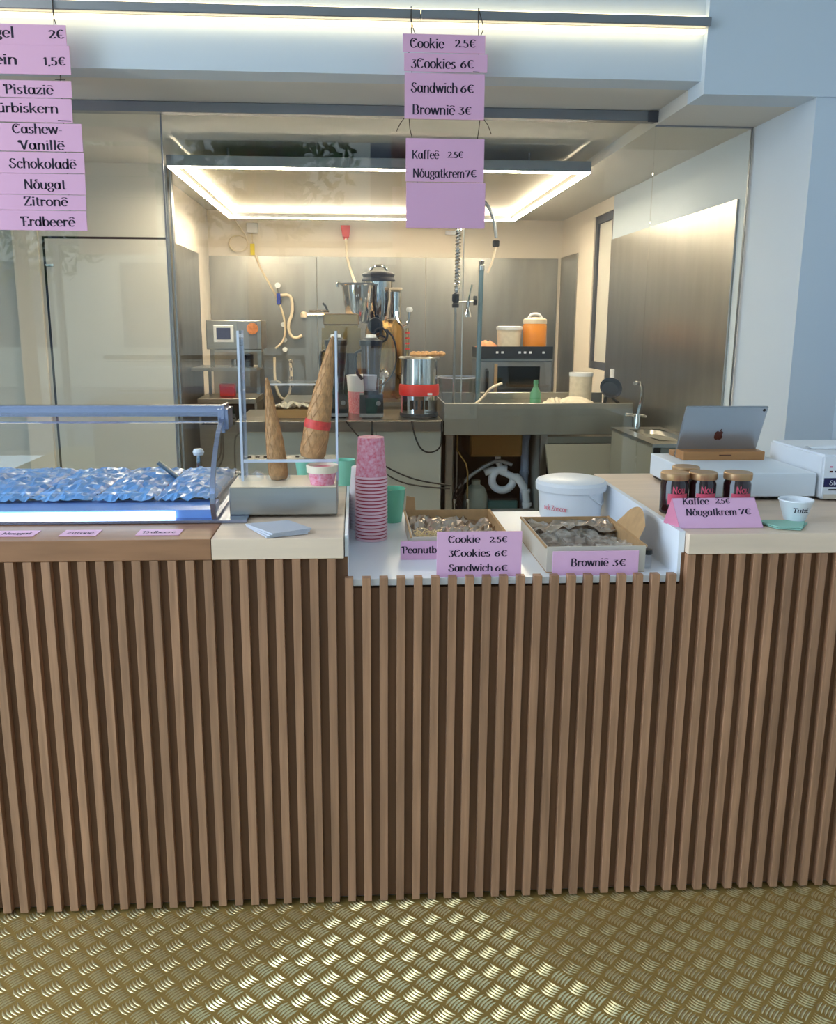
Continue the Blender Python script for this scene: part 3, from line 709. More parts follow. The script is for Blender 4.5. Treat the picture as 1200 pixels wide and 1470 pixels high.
o = ss.obj('shredded_straw', 'straw', None, smooth=False); tag(o, 'shredded straw filler in the front corner of the smaller carton', 'straw'); o['kind'] = 'stuff'
c2 = carton(.484, .74, .055, .40, .966, 'larger open carton of brownies under film behind the Brownie card')
fl_ = MB()
fl_.sheet(lambda u, v: (.738+.02*v+.02*math.sin(PI*u)*v, .12+u*.26, .955+v*(.075*math.sin(PI*min(1, .15+u*.95))**.6)), 12, 6)
fl_.obj('flap', 'kraft', c2)
for ix in range(3):
    for iy in range(4):
        x = .50+ix*.077; y = .08+iy*.078
        tag(MB().box(x, x+.062, y, y+.062, ZF+.0032, ZF+.032, .004, seg=2).obj('brownie', 'brown', None), 'square brown brownie under the film in the larger carton', 'cake', 'brownies in the larger carton')
tag(crumple(.490, .733, .062, .394, .932, .022, 9, 'wrapping_film', 'film', n=24), 'crumpled clear film over the brownies in the larger carton', 'film')
tag(crumple(.492, .731, .28, .392, .944, .02, 12, 'crinkled_foil', 'foil', n=14), 'crinkled foil at the back of the brownie carton', 'foil')
jb = thing('small_bottle', (.757, .09, ZF), 'tiny clear bottle with dark cap right of the Brownie card', 'bottle')
MB().lathe([(0, 0), (.012, 0), (.013, .03), (.012, .038), (.011, .038), (.011, .003), (0, .003)], c=(.757, .09, ZF), seg=16).obj('glass_body', 'clear', jb)
MB().lathe([(0, .038), (.013, .038), (.013, .050), (0, .052)], c=(.757, .09, ZF), seg=16).obj('cap', 'black', jb)

# bucket
bk = thing('lidded_bucket', (.697, .64, ZF), 'white lidded plastic bucket with red print at the tray back', 'bucket')
c = (.695, .665, ZF)
MB().lathe([(0, 0), (.092, 0), (.098, .02), (.105, .108), (0, .108)], c=c, seg=48).obj('bucket_body', 'white_plastic', bk)
MB().lathe([(.105, .100), (.113, .102), (.114, .122), (.108, .132), (.09, .138), (.06, .142), (0, .143)], c=c, seg=48).obj('lid', 'white_plastic', bk)
MB().tube([(c[0]+.104*math.cos(a_), c[1]+.108*math.sin(a_), ZF+.105-.045*math.sin((a_-R(-75))/(R(95))*PI)) for a_ in [R(-75+95*i/12) for i in range(13)]], .0028, 6).obj('handle', 'white_plastic', bk)
def wrap_text(txt, W, cap, cx, cy, r, z, a0, parent, ink, **k):
    me = text_mesh(txt, W, cap, **k); me.materials.append(M[ink])
    for v in me.vertices:
        an = R(-90)+a0+(v.co.x-W/2)/r; v.co = Vector((cx+r*math.cos(an), cy+r*math.sin(an), z+v.co.z))
    o = bpy.data.objects.new('lettering', me); COL.objects.link(o); link(o, parent)
wrap_text('nck Zoncar', .085, .016, c[0], c[1], .1045, ZF+.045, R(-42), bk, 'red_text')

# ------------------------------------------------------------------ price cards in the tray
def card(x0, x1, y, z0, z1, label, lines, tilt=0, name='price_card', th=.003):
    t = thing(name, ((x0+x1)/2, y, z0), label, 'sign')
    bx('board', 'pink', t, x0, x1, y, y+th, z0, z1, bev=.0004)
    for txt, lx, lz, lw, cap in lines: lettering(txt, (lx, y-.0006, lz), lw, cap, t)
    return t
cd = card(.200, .414, .030, ZF, 1.014, 'pink price card reading Cookie, 3 Cookies and Sandwich in the tray',
     [('Cookie', .228, .986, .080, .018), ('2.5€', .332, .986, .046, .016), ('3Cookies', .230, .950, .105, .018), ('6€', .345, .950, .034, .016), ('Sandwich', .230, .912, .112, .018), ('6€', .347, .912, .034, .016)])
bx('foot', 'white_plastic', cd, .28, .33, .033, .06, ZF, ZF+.004)
cd = card(.118, .235, .195, ZF, .948, 'pink card reading Peanutb half hidden behind the Cookie card', [('Peanutb', .122, .915, .094, .019)])
bx('foot', 'white_plastic', cd, .14, .20, .198, .212, ZF, ZF+.004)
cd = card(.494, .715, .031, ZF, .960, 'pink price card reading Brownie in front of the larger carton', [('Brownie'.replace('e', 'ê'), .540, .921, .098, .020), ('3€', .648, .921, .036, .018)])
bx('foot', 'white_plastic', cd, .58, .63, .034, .05, ZF, ZF+.004)

# ------------------------------------------------------------------ right worktop
jpos = ((.878, .25, 'dark nougat spread jar, left one behind the pink tent card'), (.957, .25, 'dark nougat spread jar, middle one behind the pink tent card'), (1.054, .245, 'dark nougat spread jar, right one standing apart'), (.945, .345, 'dark nougat spread jar standing behind the other three'))
j0 = None
for x, y, lab in jpos:
    if j0 is None:
        j0 = t = thing('spread_jar', (x, y, ZT), lab, 'jar', 'jars of dark spread behind the tent card'); c = (x, y, ZT)
        MB().lathe([(0, 0), (.034, 0), (.037, .004), (.037, .082), (.033, .092), (.033, .096), (0, .096)], c=c, seg=32).obj('jar_body', 'jam', t)
        MB().lathe([(.033, .094), (.0375, .094), (.0385, .097), (.0385, .111), (.0365, .114), (0, .1125)], c=c, seg=32).obj('lid', 'brass_lid', t)
        lb_ = MB()
        lb_.sheet(lambda u, v: (c[0]+.0376*math.cos(R(-135+90*u)), c[1]+.0376*math.sin(R(-135+90*u)), c[2]+.028+.03*v), 12, 1)
        lb_.obj('label_print', 'jar_label', t)
        wrap_text('Nou', .036, .018, c[0], c[1], .0378, c[2]+.06, 0, t, 'jar_label', wide=.14, thin=.06)
    else: copy_thing(j0, (x-jpos[0][0], y-jpos[0][1], 0), lab)
tt = thing('tent_card', (.93, .1, ZT), 'pink folded tent card reading Kaffee and Nougatkrem', 'sign')
zf_, ty, by, rear = 1.083, .088, .058, .125
xl0, xl1, xr0, xr1 = .826, .812, 1.046, 1.030
MB().hexa([(xl0, by, ZT), (xr0, by, ZT), (xr0, by+.002, ZT), (xl0, by+.002, ZT), (xl1, ty, zf_), (xr1, ty, zf_), (xr1, ty+.002, zf_), (xl1, ty+.002, zf_)]).obj('front_leaf', 'pink', tt, smooth=False)
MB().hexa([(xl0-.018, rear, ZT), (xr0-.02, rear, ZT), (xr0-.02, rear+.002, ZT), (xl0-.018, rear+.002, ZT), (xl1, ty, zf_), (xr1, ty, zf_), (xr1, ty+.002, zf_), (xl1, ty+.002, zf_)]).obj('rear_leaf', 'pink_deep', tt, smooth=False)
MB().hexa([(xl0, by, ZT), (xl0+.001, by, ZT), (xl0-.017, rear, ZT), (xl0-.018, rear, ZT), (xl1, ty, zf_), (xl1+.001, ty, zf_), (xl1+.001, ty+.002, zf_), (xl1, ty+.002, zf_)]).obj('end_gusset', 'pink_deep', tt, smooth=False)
tilt = math.atan2(ty-by, zf_-ZT)
RX = Matrix.Rotation(-tilt, 3, 'X')
for txt, lx, lz, lw, cap in (('Kaffee', .838, .058, .070, .017), ('2,5€', .925, .060, .040, .014), ('Nöugatkrem', .845, .031, .135, .018), ('7€', .985, .033, .034, .016)):
    yy = by+(ty-by)*lz/(zf_-ZT)-.0008
    lettering(txt, (lx, yy, ZT+lz), lw, cap, tt, mx=RX)
# cash drawer box, tablet and stand
cb = thing('cash_drawer', (1.18, .6, ZT), 'large flat white box under the tablet stand', 'box')
bx('housing', 'box_white', cb, 1.000, 1.362, .395, .80, 1.022, 1.092, bev=.002)
for x in (1.02, 1.30):
    for y in (.41, .75): bx('foot', 'black', cb, x, x+.04, y, y+.03, ZT, 1.022)
bx('gap_shade', 'black', cb, 1.005, 1.357, .42, .78, 1.014, 1.022)  # black slab stands in for the shade in the gap under the box
ts = thing('tablet_stand', (1.19, .67, 1.092), 'oak block stand holding the silver tablet', 'stand')
MB().box(1.052, 1.322, .645, .715, 1.092, 1.120, .002).obj('block', 'oak', ts)
MB().box(1.052, 1.322, .728, .775, 1.092, 1.110, .002).obj('rear_block', 'oak', ts)
bx('slot_mark', 'emblem', ts, 1.17, 1.21, .6435, .6455, 1.107, 1.110)
bx('joining_plate', 'black', ts, 1.054, 1.32, .715, .728, 1.092, 1.097)
tb = thing('tablet', (1.18, .72, 1.1), 'silver tablet seen from behind leaning in the oak stand', 'tablet')
# the screen faces the staff, so the upper edge leans out over the counter
MX = Matrix.Translation((1.186, .7215, 1.0978)) @ Matrix.Rotation(R(24), 4, 'X')
MB().box(-.135, .135, -.0035, .0035, 0, .185, .003, mx=MX, seg=2).obj('tablet_body', 'tablet', tb)
MB().box(-.128, .128, .0035, .0042, .006, .178, mx=MX).obj('screen', 'black_gloss', tb, smooth=False)
MB().lathe([(0, 0), (.005, 0), (.005, .001), (0, .001)], mx=MX @ Matrix.Translation((.122, -.0045, .172)) @ Matrix.Rotation(R(90), 4, 'X') @ Matrix.Translation((0, 0, -.0008)), seg=16).obj('camera_lens', 'black', tb)
ap = []
for i in range(48):
    a_ = 2*PI*i/48; r_ = .0165*(1-.16*abs(math.cos(a_/1))**8*(1 if math.sin(a_) > -2 else 0)); x = r_*math.cos(a_)*1.0; z = r_*math.sin(a_)*1.08
    z -= .0045*math.exp(-(x/.004)**2)*(1 if z > 0 else -.6)
    d_ = math.hypot(x-.0185, z-.003)
    if x > 0 and d_ < .008:
        k2 = .008/max(d_, 1e-5); x = .0185+(x-.0185)*k2; z = .003+(z-.003)*k2
    ap.append((x, z))
em = MB().prism(ap, .0008, MX @ Matrix.Translation((-.005, -.0044, .078)))
em.prism([(.0, .016), (.001, .021), (.006, .025), (.007, .020), (.004, .0165)], .0008, MX @ Matrix.Translation((-.005, -.0044, .078)))
em.obj('apple_emblem', 'emblem', tb, smooth=False)
# printer
pr_ = thing('receipt_printer', (1.5, .5, ZT), 'white printer box with navy label at the right picture edge', 'printer')
MB().box(1.372, 1.62, .385, .72, ZT+.006, 1.148, .006, seg=2).obj('housing', 'white_plastic', pr_)
MB().box(1.40, 1.6, .41, .7, ZT, ZT+.006).obj('foot', 'black', pr_)
bx('label_band', 'navy', pr_, 1.380, 1.455, .3835, .3845, 1.052, 1.079); bx('label_bar', 'dark_gap', pr_, 1.396, 1.455, .3835, .3845, 1.042, 1.046)
bx('label_bar', 'kraft_side', pr_, 1.382, 1.455, .3835, .3845, 1.016, 1.030)
lettering('Star', (1.397, .383, 1.058), .036, .014, pr_, ink='white_plastic')
for x, z, m in ((1.394, 1.110, 'pink_deep'), (1.418, 1.110, 'alu'), (1.394, 1.096, 'emblem'), (1.410, 1.096, 'navy'), (1.425, 1.096, 'dark_gap')):
    bx('icon', m, pr_, x, x+.009, .3838, .3845, z, z+.005)
pp = MB(); pp.sheet(lambda u, v: (1.395+u*.16, .50+.04*v, 1.1495+.012*math.sin(PI*v)*(.4+u)), 8, 6)
tag(pp.obj('paper_slip', 'white_plastic', None), 'curled white paper slip lying on the printer box', 'paper')
# espresso cup on mint napkins
gn = thing('mint_napkins', (1.11, .06, ZT), 'two mint paper napkins under the small white cup', 'napkin')
for k, (ang, dz) in enumerate(((0, 0), (7, .004))):
    mxn = Matrix.Translation((1.107, .075, ZT+.0006+dz)) @ Matrix.Rotation(R(ang), 4, 'Z')
    MB().hexa([mxn @ Vector(p_) for p_ in ((-.055, .05, 0), (-.035, -.035, 0), (.02, -.052, 0), (.075, .02, 0), (-.055, .05, .003), (-.035, -.035, .003), (.02, -.052, .003), (.075, .02, .003))]).obj('napkin', 'mint_paper', gn, smooth=False)
ec = thing('espresso_cup', (1.156, .11, ZT+.008), 'small white paper cup with black script on mint napkins', 'cup')
c = (1.158, .118, ZT+.0078)
MB().lathe([(0, 0), (.027, 0), (.028, .002), (.0425, .05), (.0445, .052), (.0435, .055), (.040, .052), (.026, .004), (0, .004)], c=c, seg=32).obj('cup_body', 'cup_white' if False else 'white_plastic', ec)
me = text_mesh('Tutzi.', .044, .013, wide=.16, thin=.06); me.materials.append(M['ink'])
for v in me.vertices:
    z = .024+v.co.z; r_ = .028+(z-.002)*.302+.0006; an = R(-92)+(v.co.x-.022)/r_; v.co = Vector((c[0]+r_*math.cos(an), c[1]+r_*math.sin(an), c[2]+z))
o = bpy.data.objects.new('lettering', me); COL.objects.link(o); link(o, ec)

# ------------------------------------------------------------------ hanging menus
YS = 1.66
def menu(name, label, boards, strings, loc):
    t = thing(name, loc, label, 'sign')
    for (x0, x1, z0, z1, lines) in boards:
        b = MB().box(x0, x1, YS, YS+.003, z0, z1, .0006).obj('board', 'pink', t, smooth=False)
        for txt, lx, lz, lw, cap in lines: lettering(txt, (lx, YS-.0006, lz), lw, cap, b)
    for pts in strings: MB().tube(pts, .0018, 5).obj('string', 'string', t)
    return t
# upper right menu (values in metres at the sign plane)
menu('hanging_menu', 'pink hanging menu on the right, from Cookie down to an empty board',
  [(.198, .527, 2.573, 2.640, [('Cookie', .226, 2.589, .137, .034), ('2.5€', .405, 2.594, .086, .031)]),
   (.204, .537, 2.503, 2.570, [('3Cookies', .232, 2.515, .178, .036), ('6€', .428, 2.518, .058, .032)]),
   (.206, .528, 2.326, 2.497, [('Sandwich', .232, 2.425, .188, .036), ('6€', .430, 2.427, .058, .032), ('Browniê', .236, 2.343, .175, .036), ('3€', .425, 2.345, .054, .031)]),
   (.212, .532, 2.087, 2.253, [('Kaffeê', .236, 2.175, .112, .032), ('2.5€', .382, 2.180, .066, .026), ('Nöugatkrem', .240, 2.103, .214, .034), ('7€', .455, 2.106, .050, .030)]),
   (.214, .540, 1.905, 2.084, [])],
  [[(.232, 1.683, 2.745), (.230, 1.663, 2.70), (.233, 1.663, 2.632)], [(.250, 1.664, 2.634), (.240, 1.668, 2.66), (.232, 1.67, 2.70), (.232, 1.683, 2.745)],
   [(.500, 1.683, 2.745), (.497, 1.663, 2.70), (.500, 1.663, 2.632)], [(.506, 1.663, 2.634), (.518, 1.666, 2.66), (.515, 1.67, 2.69), (.500, 1.683, 2.745)],
   [(.222, 1.664, 2.575), (.224, 1.664, 2.568)], [(.500, 1.664, 2.575), (.500, 1.664, 2.568)], [(.235, 1.664, 2.505), (.235, 1.664, 2.495)], [(.480, 1.659, 2.505), (.505, 1.659, 2.504)],
   [(.225, 1.664, 2.33), (.228, 1.662, 2.29), (.238, 1.664, 2.25)], [(.512, 1.664, 2.33), (.508, 1.662, 2.29), (.503, 1.664, 2.25)],
   [(.26, 1.664, 2.09), (.26, 1.664, 2.08)], [(.5, 1.664, 2.09), (.5, 1.664, 2.08)],
   [(.206, 1.666, 2.33), (.190, 1.668, 2.31), (.172, 1.668, 2.275)], [(.528, 1.666, 2.33), (.545, 1.668, 2.31), (.56, 1.668, 2.275)]], (.37, YS, 2.3))
xr = -1.105
menu('hanging_menu', 'pink hanging menu cut by the left picture edge, ending in Erdbeere',
  [(-1.52, xr, 2.567, 2.640, [('Kugel', -1.455, 2.592, .155, .036), ('2€', -1.172, 2.592, .062, .033)]),
   (-1.52, xr+.008, 2.462, 2.567, [('Klein', -1.452, 2.496, .155, .036), ('1,5€', -1.2, 2.496, .088, .032)]),
   (-1.53, xr+.006, 2.378, 2.440, [('Pistaziê', -1.357, 2.390, .190, .034)]),
   (-1.53, xr+.002, 2.288, 2.375, [('Kürbiskern', -1.430, 2.322, .275, .034)]),
   (-1.50, xr+.034, 2.180, 2.284, [('Cashew-', -1.34, 2.246, .195, .034), ('Vanillê', -1.318, 2.186, .178, .034)]),
   (-1.50, xr+.036, 2.098, 2.177, [('Schokoladê', -1.362, 2.116, .262, .036)]),
   (-1.50, xr+.034, 2.018, 2.096, [('Nöugat', -1.312, 2.038, .165, .036)]),
   (-1.50, xr+.032, 1.958, 2.016, [('Zitronê', -1.318, 1.974, .175, .034)]),
   (-1.50, xr+.030, 1.880, 1.956, [('Erdbeerê', -1.335, 1.896, .215, .036)])],
  [[(-1.155, 1.683, 2.745), (-1.15, 1.67, 2.70), (-1.15, 1.664, 2.632)], [(-1.14, 1.664, 2.634), (-1.152, 1.67, 2.68), (-1.155, 1.683, 2.745)], [(-1.16, 1.659, 2.445), (-1.12, 1.659, 2.444)], [(-1.16, 1.659, 2.295), (-1.11, 1.659, 2.294)],
   [(-1.14, 1.664, 2.47), (-1.14, 1.664, 2.43)], [(-1.14, 1.664, 2.38), (-1.14, 1.664, 2.37)], [(-1.14, 1.664, 2.29), (-1.14, 1.664, 2.28)], [(-1.14, 1.664, 2.185), (-1.14, 1.664, 2.17)], [(-1.14, 1.664, 2.1), (-1.14, 1.664, 2.09)], [(-1.14, 1.664, 2.02), (-1.14, 1.664, 2.01)], [(-1.14, 1.664, 1.96), (-1.14, 1.664, 1.95)]], (-1.3, YS, 2.3))

# ------------------------------------------------------------------ kitchen furniture
wt = thing('work_table', (-.08, 3.8, 0), 'stainless steel work table on the left carrying the blenders', 'table')
bx('table_top', 'steel', wt, -.76, .562, 3.46, 4.22, .835, .905, bev=.002)
for x0_, x1_ in ((-.745, -.31), (-.305, .13), (.135, .555)):
    bx('front_panel', 'steel_panel', wt, x0_, x1_, 3.50, 3.515, .10, .833, bev=.001)
for x in (-.74, .51):
    for y in (3.52, 4.16): bx('leg', 'steel', wt, x, x+.04, y, y+.04, 0, .835)
bx('inner_box', 'steel', wt, -.74, .55, 3.56, 4.15, .1, .833)
sk = thing('sink_bench', (1.18, 3.8, 0), 'long stainless steel sink bench with open pipework below', 'sink')
bx('apron', 'steel_apron', sk, .569, 1.80, 3.46, 3.475, .812, 1.018, bev=.003)
bx('rear_rim', 'steel', sk, .569, 1.80, 4.18, 4.20, .90, 1.03, bev=.003)
bx('bench_top', 'steel', sk, .569, 1.80, 3.475, 4.18, .93, .94)
bx('side_rim', 'steel', sk, .569, .575, 3.475, 4.18, .90, 1.018)
bx('basin', 'bronze', sk, .75, 1.10, 3.55, 4.0, .655, .93, bev=.012)
for x in (.585, 1.205):
    bx('leg', 'steel', sk, x, x+.045, 3.48, 3.52, 0, .812); bx('leg', 'steel', sk, x, x+.045, 4.12, 4.16, 0, .93)
bx('rear_panel', 'black', sk, .62, 1.22, 4.10, 4.11, .05, .90)
bx('side_panel', 'steel_panel', sk, 1.215, 1.22, 3.53, 4.1, .05, .81)
bx('cross_rail', 'alu', sk, .64, 1.20, 3.56, 3.58, .28, .30)
wa = thing('waste_pipe', (1.06, 3.7, .5), 'white plastic waste pipe with trap under the sink bench', 'pipe')
MB().tube([(.97, 3.74, .655), (.97, 3.74, .60), (.985, 3.735, .56), (1.02, 3.73, .54)], .020, 12, 1).obj('outlet', 'pipe_white', wa)
MB().tube([(.93+.075+.075*math.cos(R(a_)), 3.73, .47+.075*math.sin(R(a_))) for a_ in range(70, 360, 24)]+[(1.09, 3.72, .50), (1.12, 3.70, .47), (1.155, 3.68, .40), (1.165, 3.67, .30), (1.168, 3.67, .10)], .027, 12, 1).obj('trap', 'pipe_white', wa)
MB().tube([(.88, 3.73, .52), (.95, 3.73, .545), (1.06, 3.72, .50), (1.12, 3.70, .47)], .024, 12, 1).obj('branch', 'pipe_white', wa)
for z in (.31, .40):
    MB().lathe([(.027, -.014), (.034, -.012), (.034, .012), (.027, .014)], c=(1.166 if z < .35 else 1.156, 3.67 if z < .35 else 3.682, z), seg=16).obj('collar', 'pipe_white', wa)
t = thing('drain_pipe', (1.185, 3.75, .4), 'thick blue-grey upright pipe beside the right bench leg', 'pipe')
MB().cyl((1.165, 3.78, .05), (1.165, 3.78, .745), .028, 16).obj('pipe', 'pipe_blue', t)
MB().lathe([(0, 0), (.036, 0), (.036, .03), (0, .03)], c=(1.165, 3.78, .742), seg=16).obj('flange', 'pipe_blue', t)
MB().lathe([(.028, 0), (.034, 0), (.034, .02), (.028, .02)], c=(1.165, 3.78, .50), seg=16).obj('collar', 'pipe_blue', t)
tag(MB().tube([(.65, 3.66, .40), (.72, 3.66, .46), (.80, 3.67, .53), (.92, 3.68, .60), (.98, 3.69, .61), (1.06, 3.69, .58)], .014, 8, 1).obj('grey_hose', 'alu', None), 'grey hose slanting under the sink basin', 'hose')
tag(MB().tube([(.668, 3.56, .81), (.668, 3.56, .70), (.73, 3.57, .61), (.742, 3.57, .55), (.742, 3.57, .1)], .006, 8).obj('copper_pipe', 'bronze', None), 'thin bent supply pipe under the sink bench', 'pipe')
for x in (.648, .672):
    tag(MB().tube([(x, 3.60, .81), (x, 3.60, .35), (x-.004, 3.60, .02)], .005, 6).obj('supply_pipe', 'steel', None), 'thin straight supply pipe by the left bench leg, %s one' % ('left' if x < .66 else 'right'), 'pipe', 'straight supply pipes')
for x in (.652, .745):
    v_ = thing('stop_valve', (x, 3.54, .3), 'chrome stop valve under the sink bench, %s one' % ('left' if x < .7 else 'right'), 'valve', 'stop valves')
    MB().cyl((x, 3.545, 0.05), (x, 3.545, .355), .010, 10).obj('stem', 'chrome', v_); MB().lathe([(0, 0), (.016, 0), (.016, .02), (0, .022)], c=(x, 3.545, .355), seg=12).obj('knob', 'chrome', v_)
gb = thing('grease_trap', (.98, 3.8, .1), 'dark green box standing under the sink bench', 'box')
MB().box(.90, 1.10, 3.65, 3.95, .0, .34, .008).obj('tank', mat('tank_green', (52, 92, 92), .5), gb); bx('lid', 'black', gb, .905, 1.095, 3.655, 3.945, .34, .352)
tag(MB().lathe([(0, 0), (.07, 0), (.085, .05), (.085, .36), (.06, .42), (.03, .44), (.03, .47), (0, .47)], c=(.82, 3.72, 0), seg=24).obj('canister', mat('canister_grey', (150, 158, 150), .35), None), 'grey round canister under the left side of the sink', 'canister')
cbm = [((-.06, 3.45, .905), (.0, 3.435, .83), (.03, 3.43, .80), (.03, 3.44, .5)), ((.105, 3.45, .905), (.10, 3.43, .80), (.10, 3.43, .68), (.14, 3.43, .60), (.28, 3.43, .51), (.44, 3.43, .48), (.61, 3.44, .465)),
       ((.105, 3.445, .905), (.11, 3.43, .80), (.12, 3.43, .66), (.25, 3.43, .58), (.40, 3.43, .52), (.62, 3.44, .485)), ((.36, 3.45, .905), (.38, 3.43, .80), (.42, 3.43, .72), (.48, 3.43, .70), (.545, 3.43, .73), (.552, 3.43, .82), (.552, 3.45, .905))]
cl_lab = ('black cable dropping in front of the blender', 'black cable sagging towards the sink, lower one', 'black cable sagging towards the sink, upper one', 'black cable looping below the steel cooker')
for p_, l_ in zip(cbm, cl_lab): tag(MB().tube(p_, .0055, 6, 2).obj('power_cable', 'cable', None), l_, 'cable', 'black cables in front of the work table')
kn = MB(); r2 = random.Random(2)
for k in range(5):
    kn.tube([(.63+r2.uniform(-.01, .05), 3.56+r2.random()*.03, .50-.11*i+r2.uniform(-.02, .02)) if False else (.69+.035*math.sin(i*1.7+k), 3.58+.01*k, .50-.06*i) for i in range(7)], .006, 6, 1)
tag(kn.obj('cable_bundle', 'cable', None), 'tangle of black cables hanging beside the left bench leg', 'cable')
dw = thing('dishwasher', (1.5, 3.6, 0), 'stainless dishwasher under the bench with its door tipped open', 'dishwasher')
bx('cabinet', 'steel', dw, 1.232, 1.80, 3.50, 4.08, .06, .795, bev=.002)
bx('recess_shade', 'dark_gap', dw, 1.25, 1.78, 3.492, 3.4995, .2, .79); bx('header', 'door_grey', dw, 1.232, 1.78, 3.482, 3.492, .755, .797)  # dark sheet stands in for the shade inside the open cabinet
MB().hexa([(1.232, 3.30, .55), (1.83, 3.30, .55), (1.83, 3.33, .55), (1.232, 3.33, .55), (1.232, 3.455, .752), (1.765, 3.455, .752), (1.765, 3.485, .752), (1.232, 3.485, .752)]).obj('door', 'door_grey', dw, smooth=False)
bx('lower_panel', 'door_grey', dw, 1.232, 1.80, 3.30, 3.33, .08, .548)
hb = thing('hand_basin', (1.78, 2.9, 0), 'small steel hand basin unit against the right wall', 'sink')
bx('cabinet', 'door_grey', hb, 1.66, 1.922, 2.52, 3.26, .0, .86); 
rim_ = MB(); rim_.box(1.605, 1.925, 2.50, 2.62, .865, .885); rim_.box(1.605, 1.925, 3.16, 3.28, .865, .885); rim_.box(1.605, 1.68, 2.62, 3.16, .865, .885); rim_.box(1.88, 1.925, 2.62, 3.16, .865, .885)
rim_.obj('rim', 'steel', hb, smooth=False)
MB().lathe([(.175, 0), (.16, -.03), (.10, -.10), (0, -.11)], c=(0, 0, 0), seg=28, sx=.58, sy=1.5, mx=Matrix.Translation((1.78, 2.89, .884))).obj('bowl', 'steel', hb)
bx('side_panel', 'door_grey', hb, 1.607, 1.612, 2.5, 3.26, .5, .865)
tpf = thing('basin_tap', (1.74, 3.2, .885), 'tall chrome swan neck tap on the hand basin', 'tap')
MB().lathe([(0, 0), (.022, 0), (.020, .085), (.018, .09), (0, .09)], c=(1.745, 3.20, .8855), seg=18).obj('tap_body', 'chrome', tpf)
MB().tube([(1.748, 3.20, .97), (1.765, 3.20, 1.05), (1.765, 3.19, 1.12), (1.745, 3.17, 1.165), (1.71, 3.14, 1.172), (1.69, 3.12, 1.168)], .0115, 10, 2).obj('spout', 'chrome', tpf)
MB().tube([(1.66, 3.17, .975), (1.72, 3.19, .968), (1.80, 3.2, .960)], .008, 8).obj('lever', 'chrome', tpf)

# ------------------------------------------------------------------ things on the left work table
ZW = .9055
def blender(x, y, lab, front):
    t = thing('blender', (x, y, ZW), lab, 'blender', 'black jug blenders on the work table')
    MB().box(x-.078, x+.078, y-.09, y+.09, ZW+.008, ZW+.034, .004).obj('foot_plate', 'alu', t)
    MB().box(x-.06, x+.06, y-.08, y+.08, ZW, ZW+.008).obj('feet', 'black', t)
    MB().hexa([(x-.078, y-.09, ZW+.034), (x+.078, y-.09, ZW+.034), (x+.078, y+.09, ZW+.034), (x-.078, y+.09, ZW+.034), (x-.076, y-.08, ZW+.155), (x+.076, y-.08, ZW+.155), (x+.076, y+.08, ZW+.155), (x-.076, y+.08, ZW+.155)]).obj('motor_base', 'black_gloss', t, smooth=False)
    MB().lathe([(0, 0), (.05, 0), (.046, .022), (0, .022)], c=(x, y, ZW+.155), seg=20).obj('drive_collar', 'black', t)
    MB().lathe([(0, 0), (.048, 0), (.056, .10), (.070, .29), (.067, .29), (.053, .10), (.045, .004), (0, .004)], c=(x, y, ZW+.178), seg=28).obj('jug', 'smoke', t)
    MB().tube([(x-.062, y, ZW+.44), (x-.105, y, ZW+.42), (x-.10, y, ZW+.30), (x-.058, y, ZW+.25)], .010, 8, 1).obj('jug_handle', 'black', t)
    MB().lathe([(0, 0), (.074, 0), (.076, .035), (.05, .04), (.045, .052), (0, .052)], c=(x, y, ZW+.468), seg=28).obj('lid', 'black', t)
    MB().lathe([(0, 0), (.035, 0), (.033, .02), (0, .022)], c=(x, y, ZW+.519), seg=20).obj('lid_plug', 'white_plastic', t)
    MB().lathe([(0, 0), (.016, 0), (.014, .015), (0, .016)], c=(x+.045, y-.088, ZW+.10), axis=(0, -1, 0), seg=14).obj('dial', 'alu', t)
blender(.105, 3.68, 'black jug blender, right one with white cup before it', 1)
blender(-.125, 3.72, 'black jug blender behind the acrylic stand, left one', 0)
pc = thing('white_tub', (.05, 3.98, ZW), 'white tub with pink lower half standing behind the blenders', 'tub')
t = pc; c = (.045, 3.98, ZW)
MB().lathe([(0, 0), (.088, 0), (.096, .15), (0, .15)], c=c, seg=24).obj('lower_half', 'cup_pink', t)
MB().lathe([(.096, 0), (.106, .11), (.102, .11), (.09, .01), (0, .01)], c=(c[0], c[1], ZW+.15), seg=24).obj('upper_half', 'white_plastic', t)
ck = thing('steel_cooker', (.42, 3.7, ZW), 'round stainless cooker with red band and tray on top', 'cooker')
c = (.423, 3.70, ZW)
MB().lathe([(0, 0), (.12, 0), (.128, .012), (.128, .03), (0, .03)], c=c, seg=36).obj('base', 'black', ck)
MB().lathe([(.115, .03), (.122, .03), (.122, .145), (.115, .145)], c=c, seg=36).obj('lower_body', 'chrome', ck)
MB().lathe([(.122, .145), (.131, .148), (.133, .165), (.133, .20), (.130, .218), (.122, .220)], c=c, seg=36).obj('red_band', 'red', ck, label='red plastic band')
MB().lathe([(.115, .220), (.121, .222), (.118, .385), (.115, .385)], c=c, seg=36).obj('upper_body', 'chrome', ck)
MB().lathe([(0, .385), (.13, .385), (.135, .392), (.13, .398), (0, .398)], c=c, seg=36).obj('top_tray', 'steel', ck)
bx('badge', 'white_plastic', ck, .47, .50, 3.570, 3.578, ZW+.155, ZW+.168)
for i in range(4): bx('grille_slot', 'black', ck, .355+i*.035, .37+i*.035, 3.573, 3.582, ZW+.06, ZW+.12)
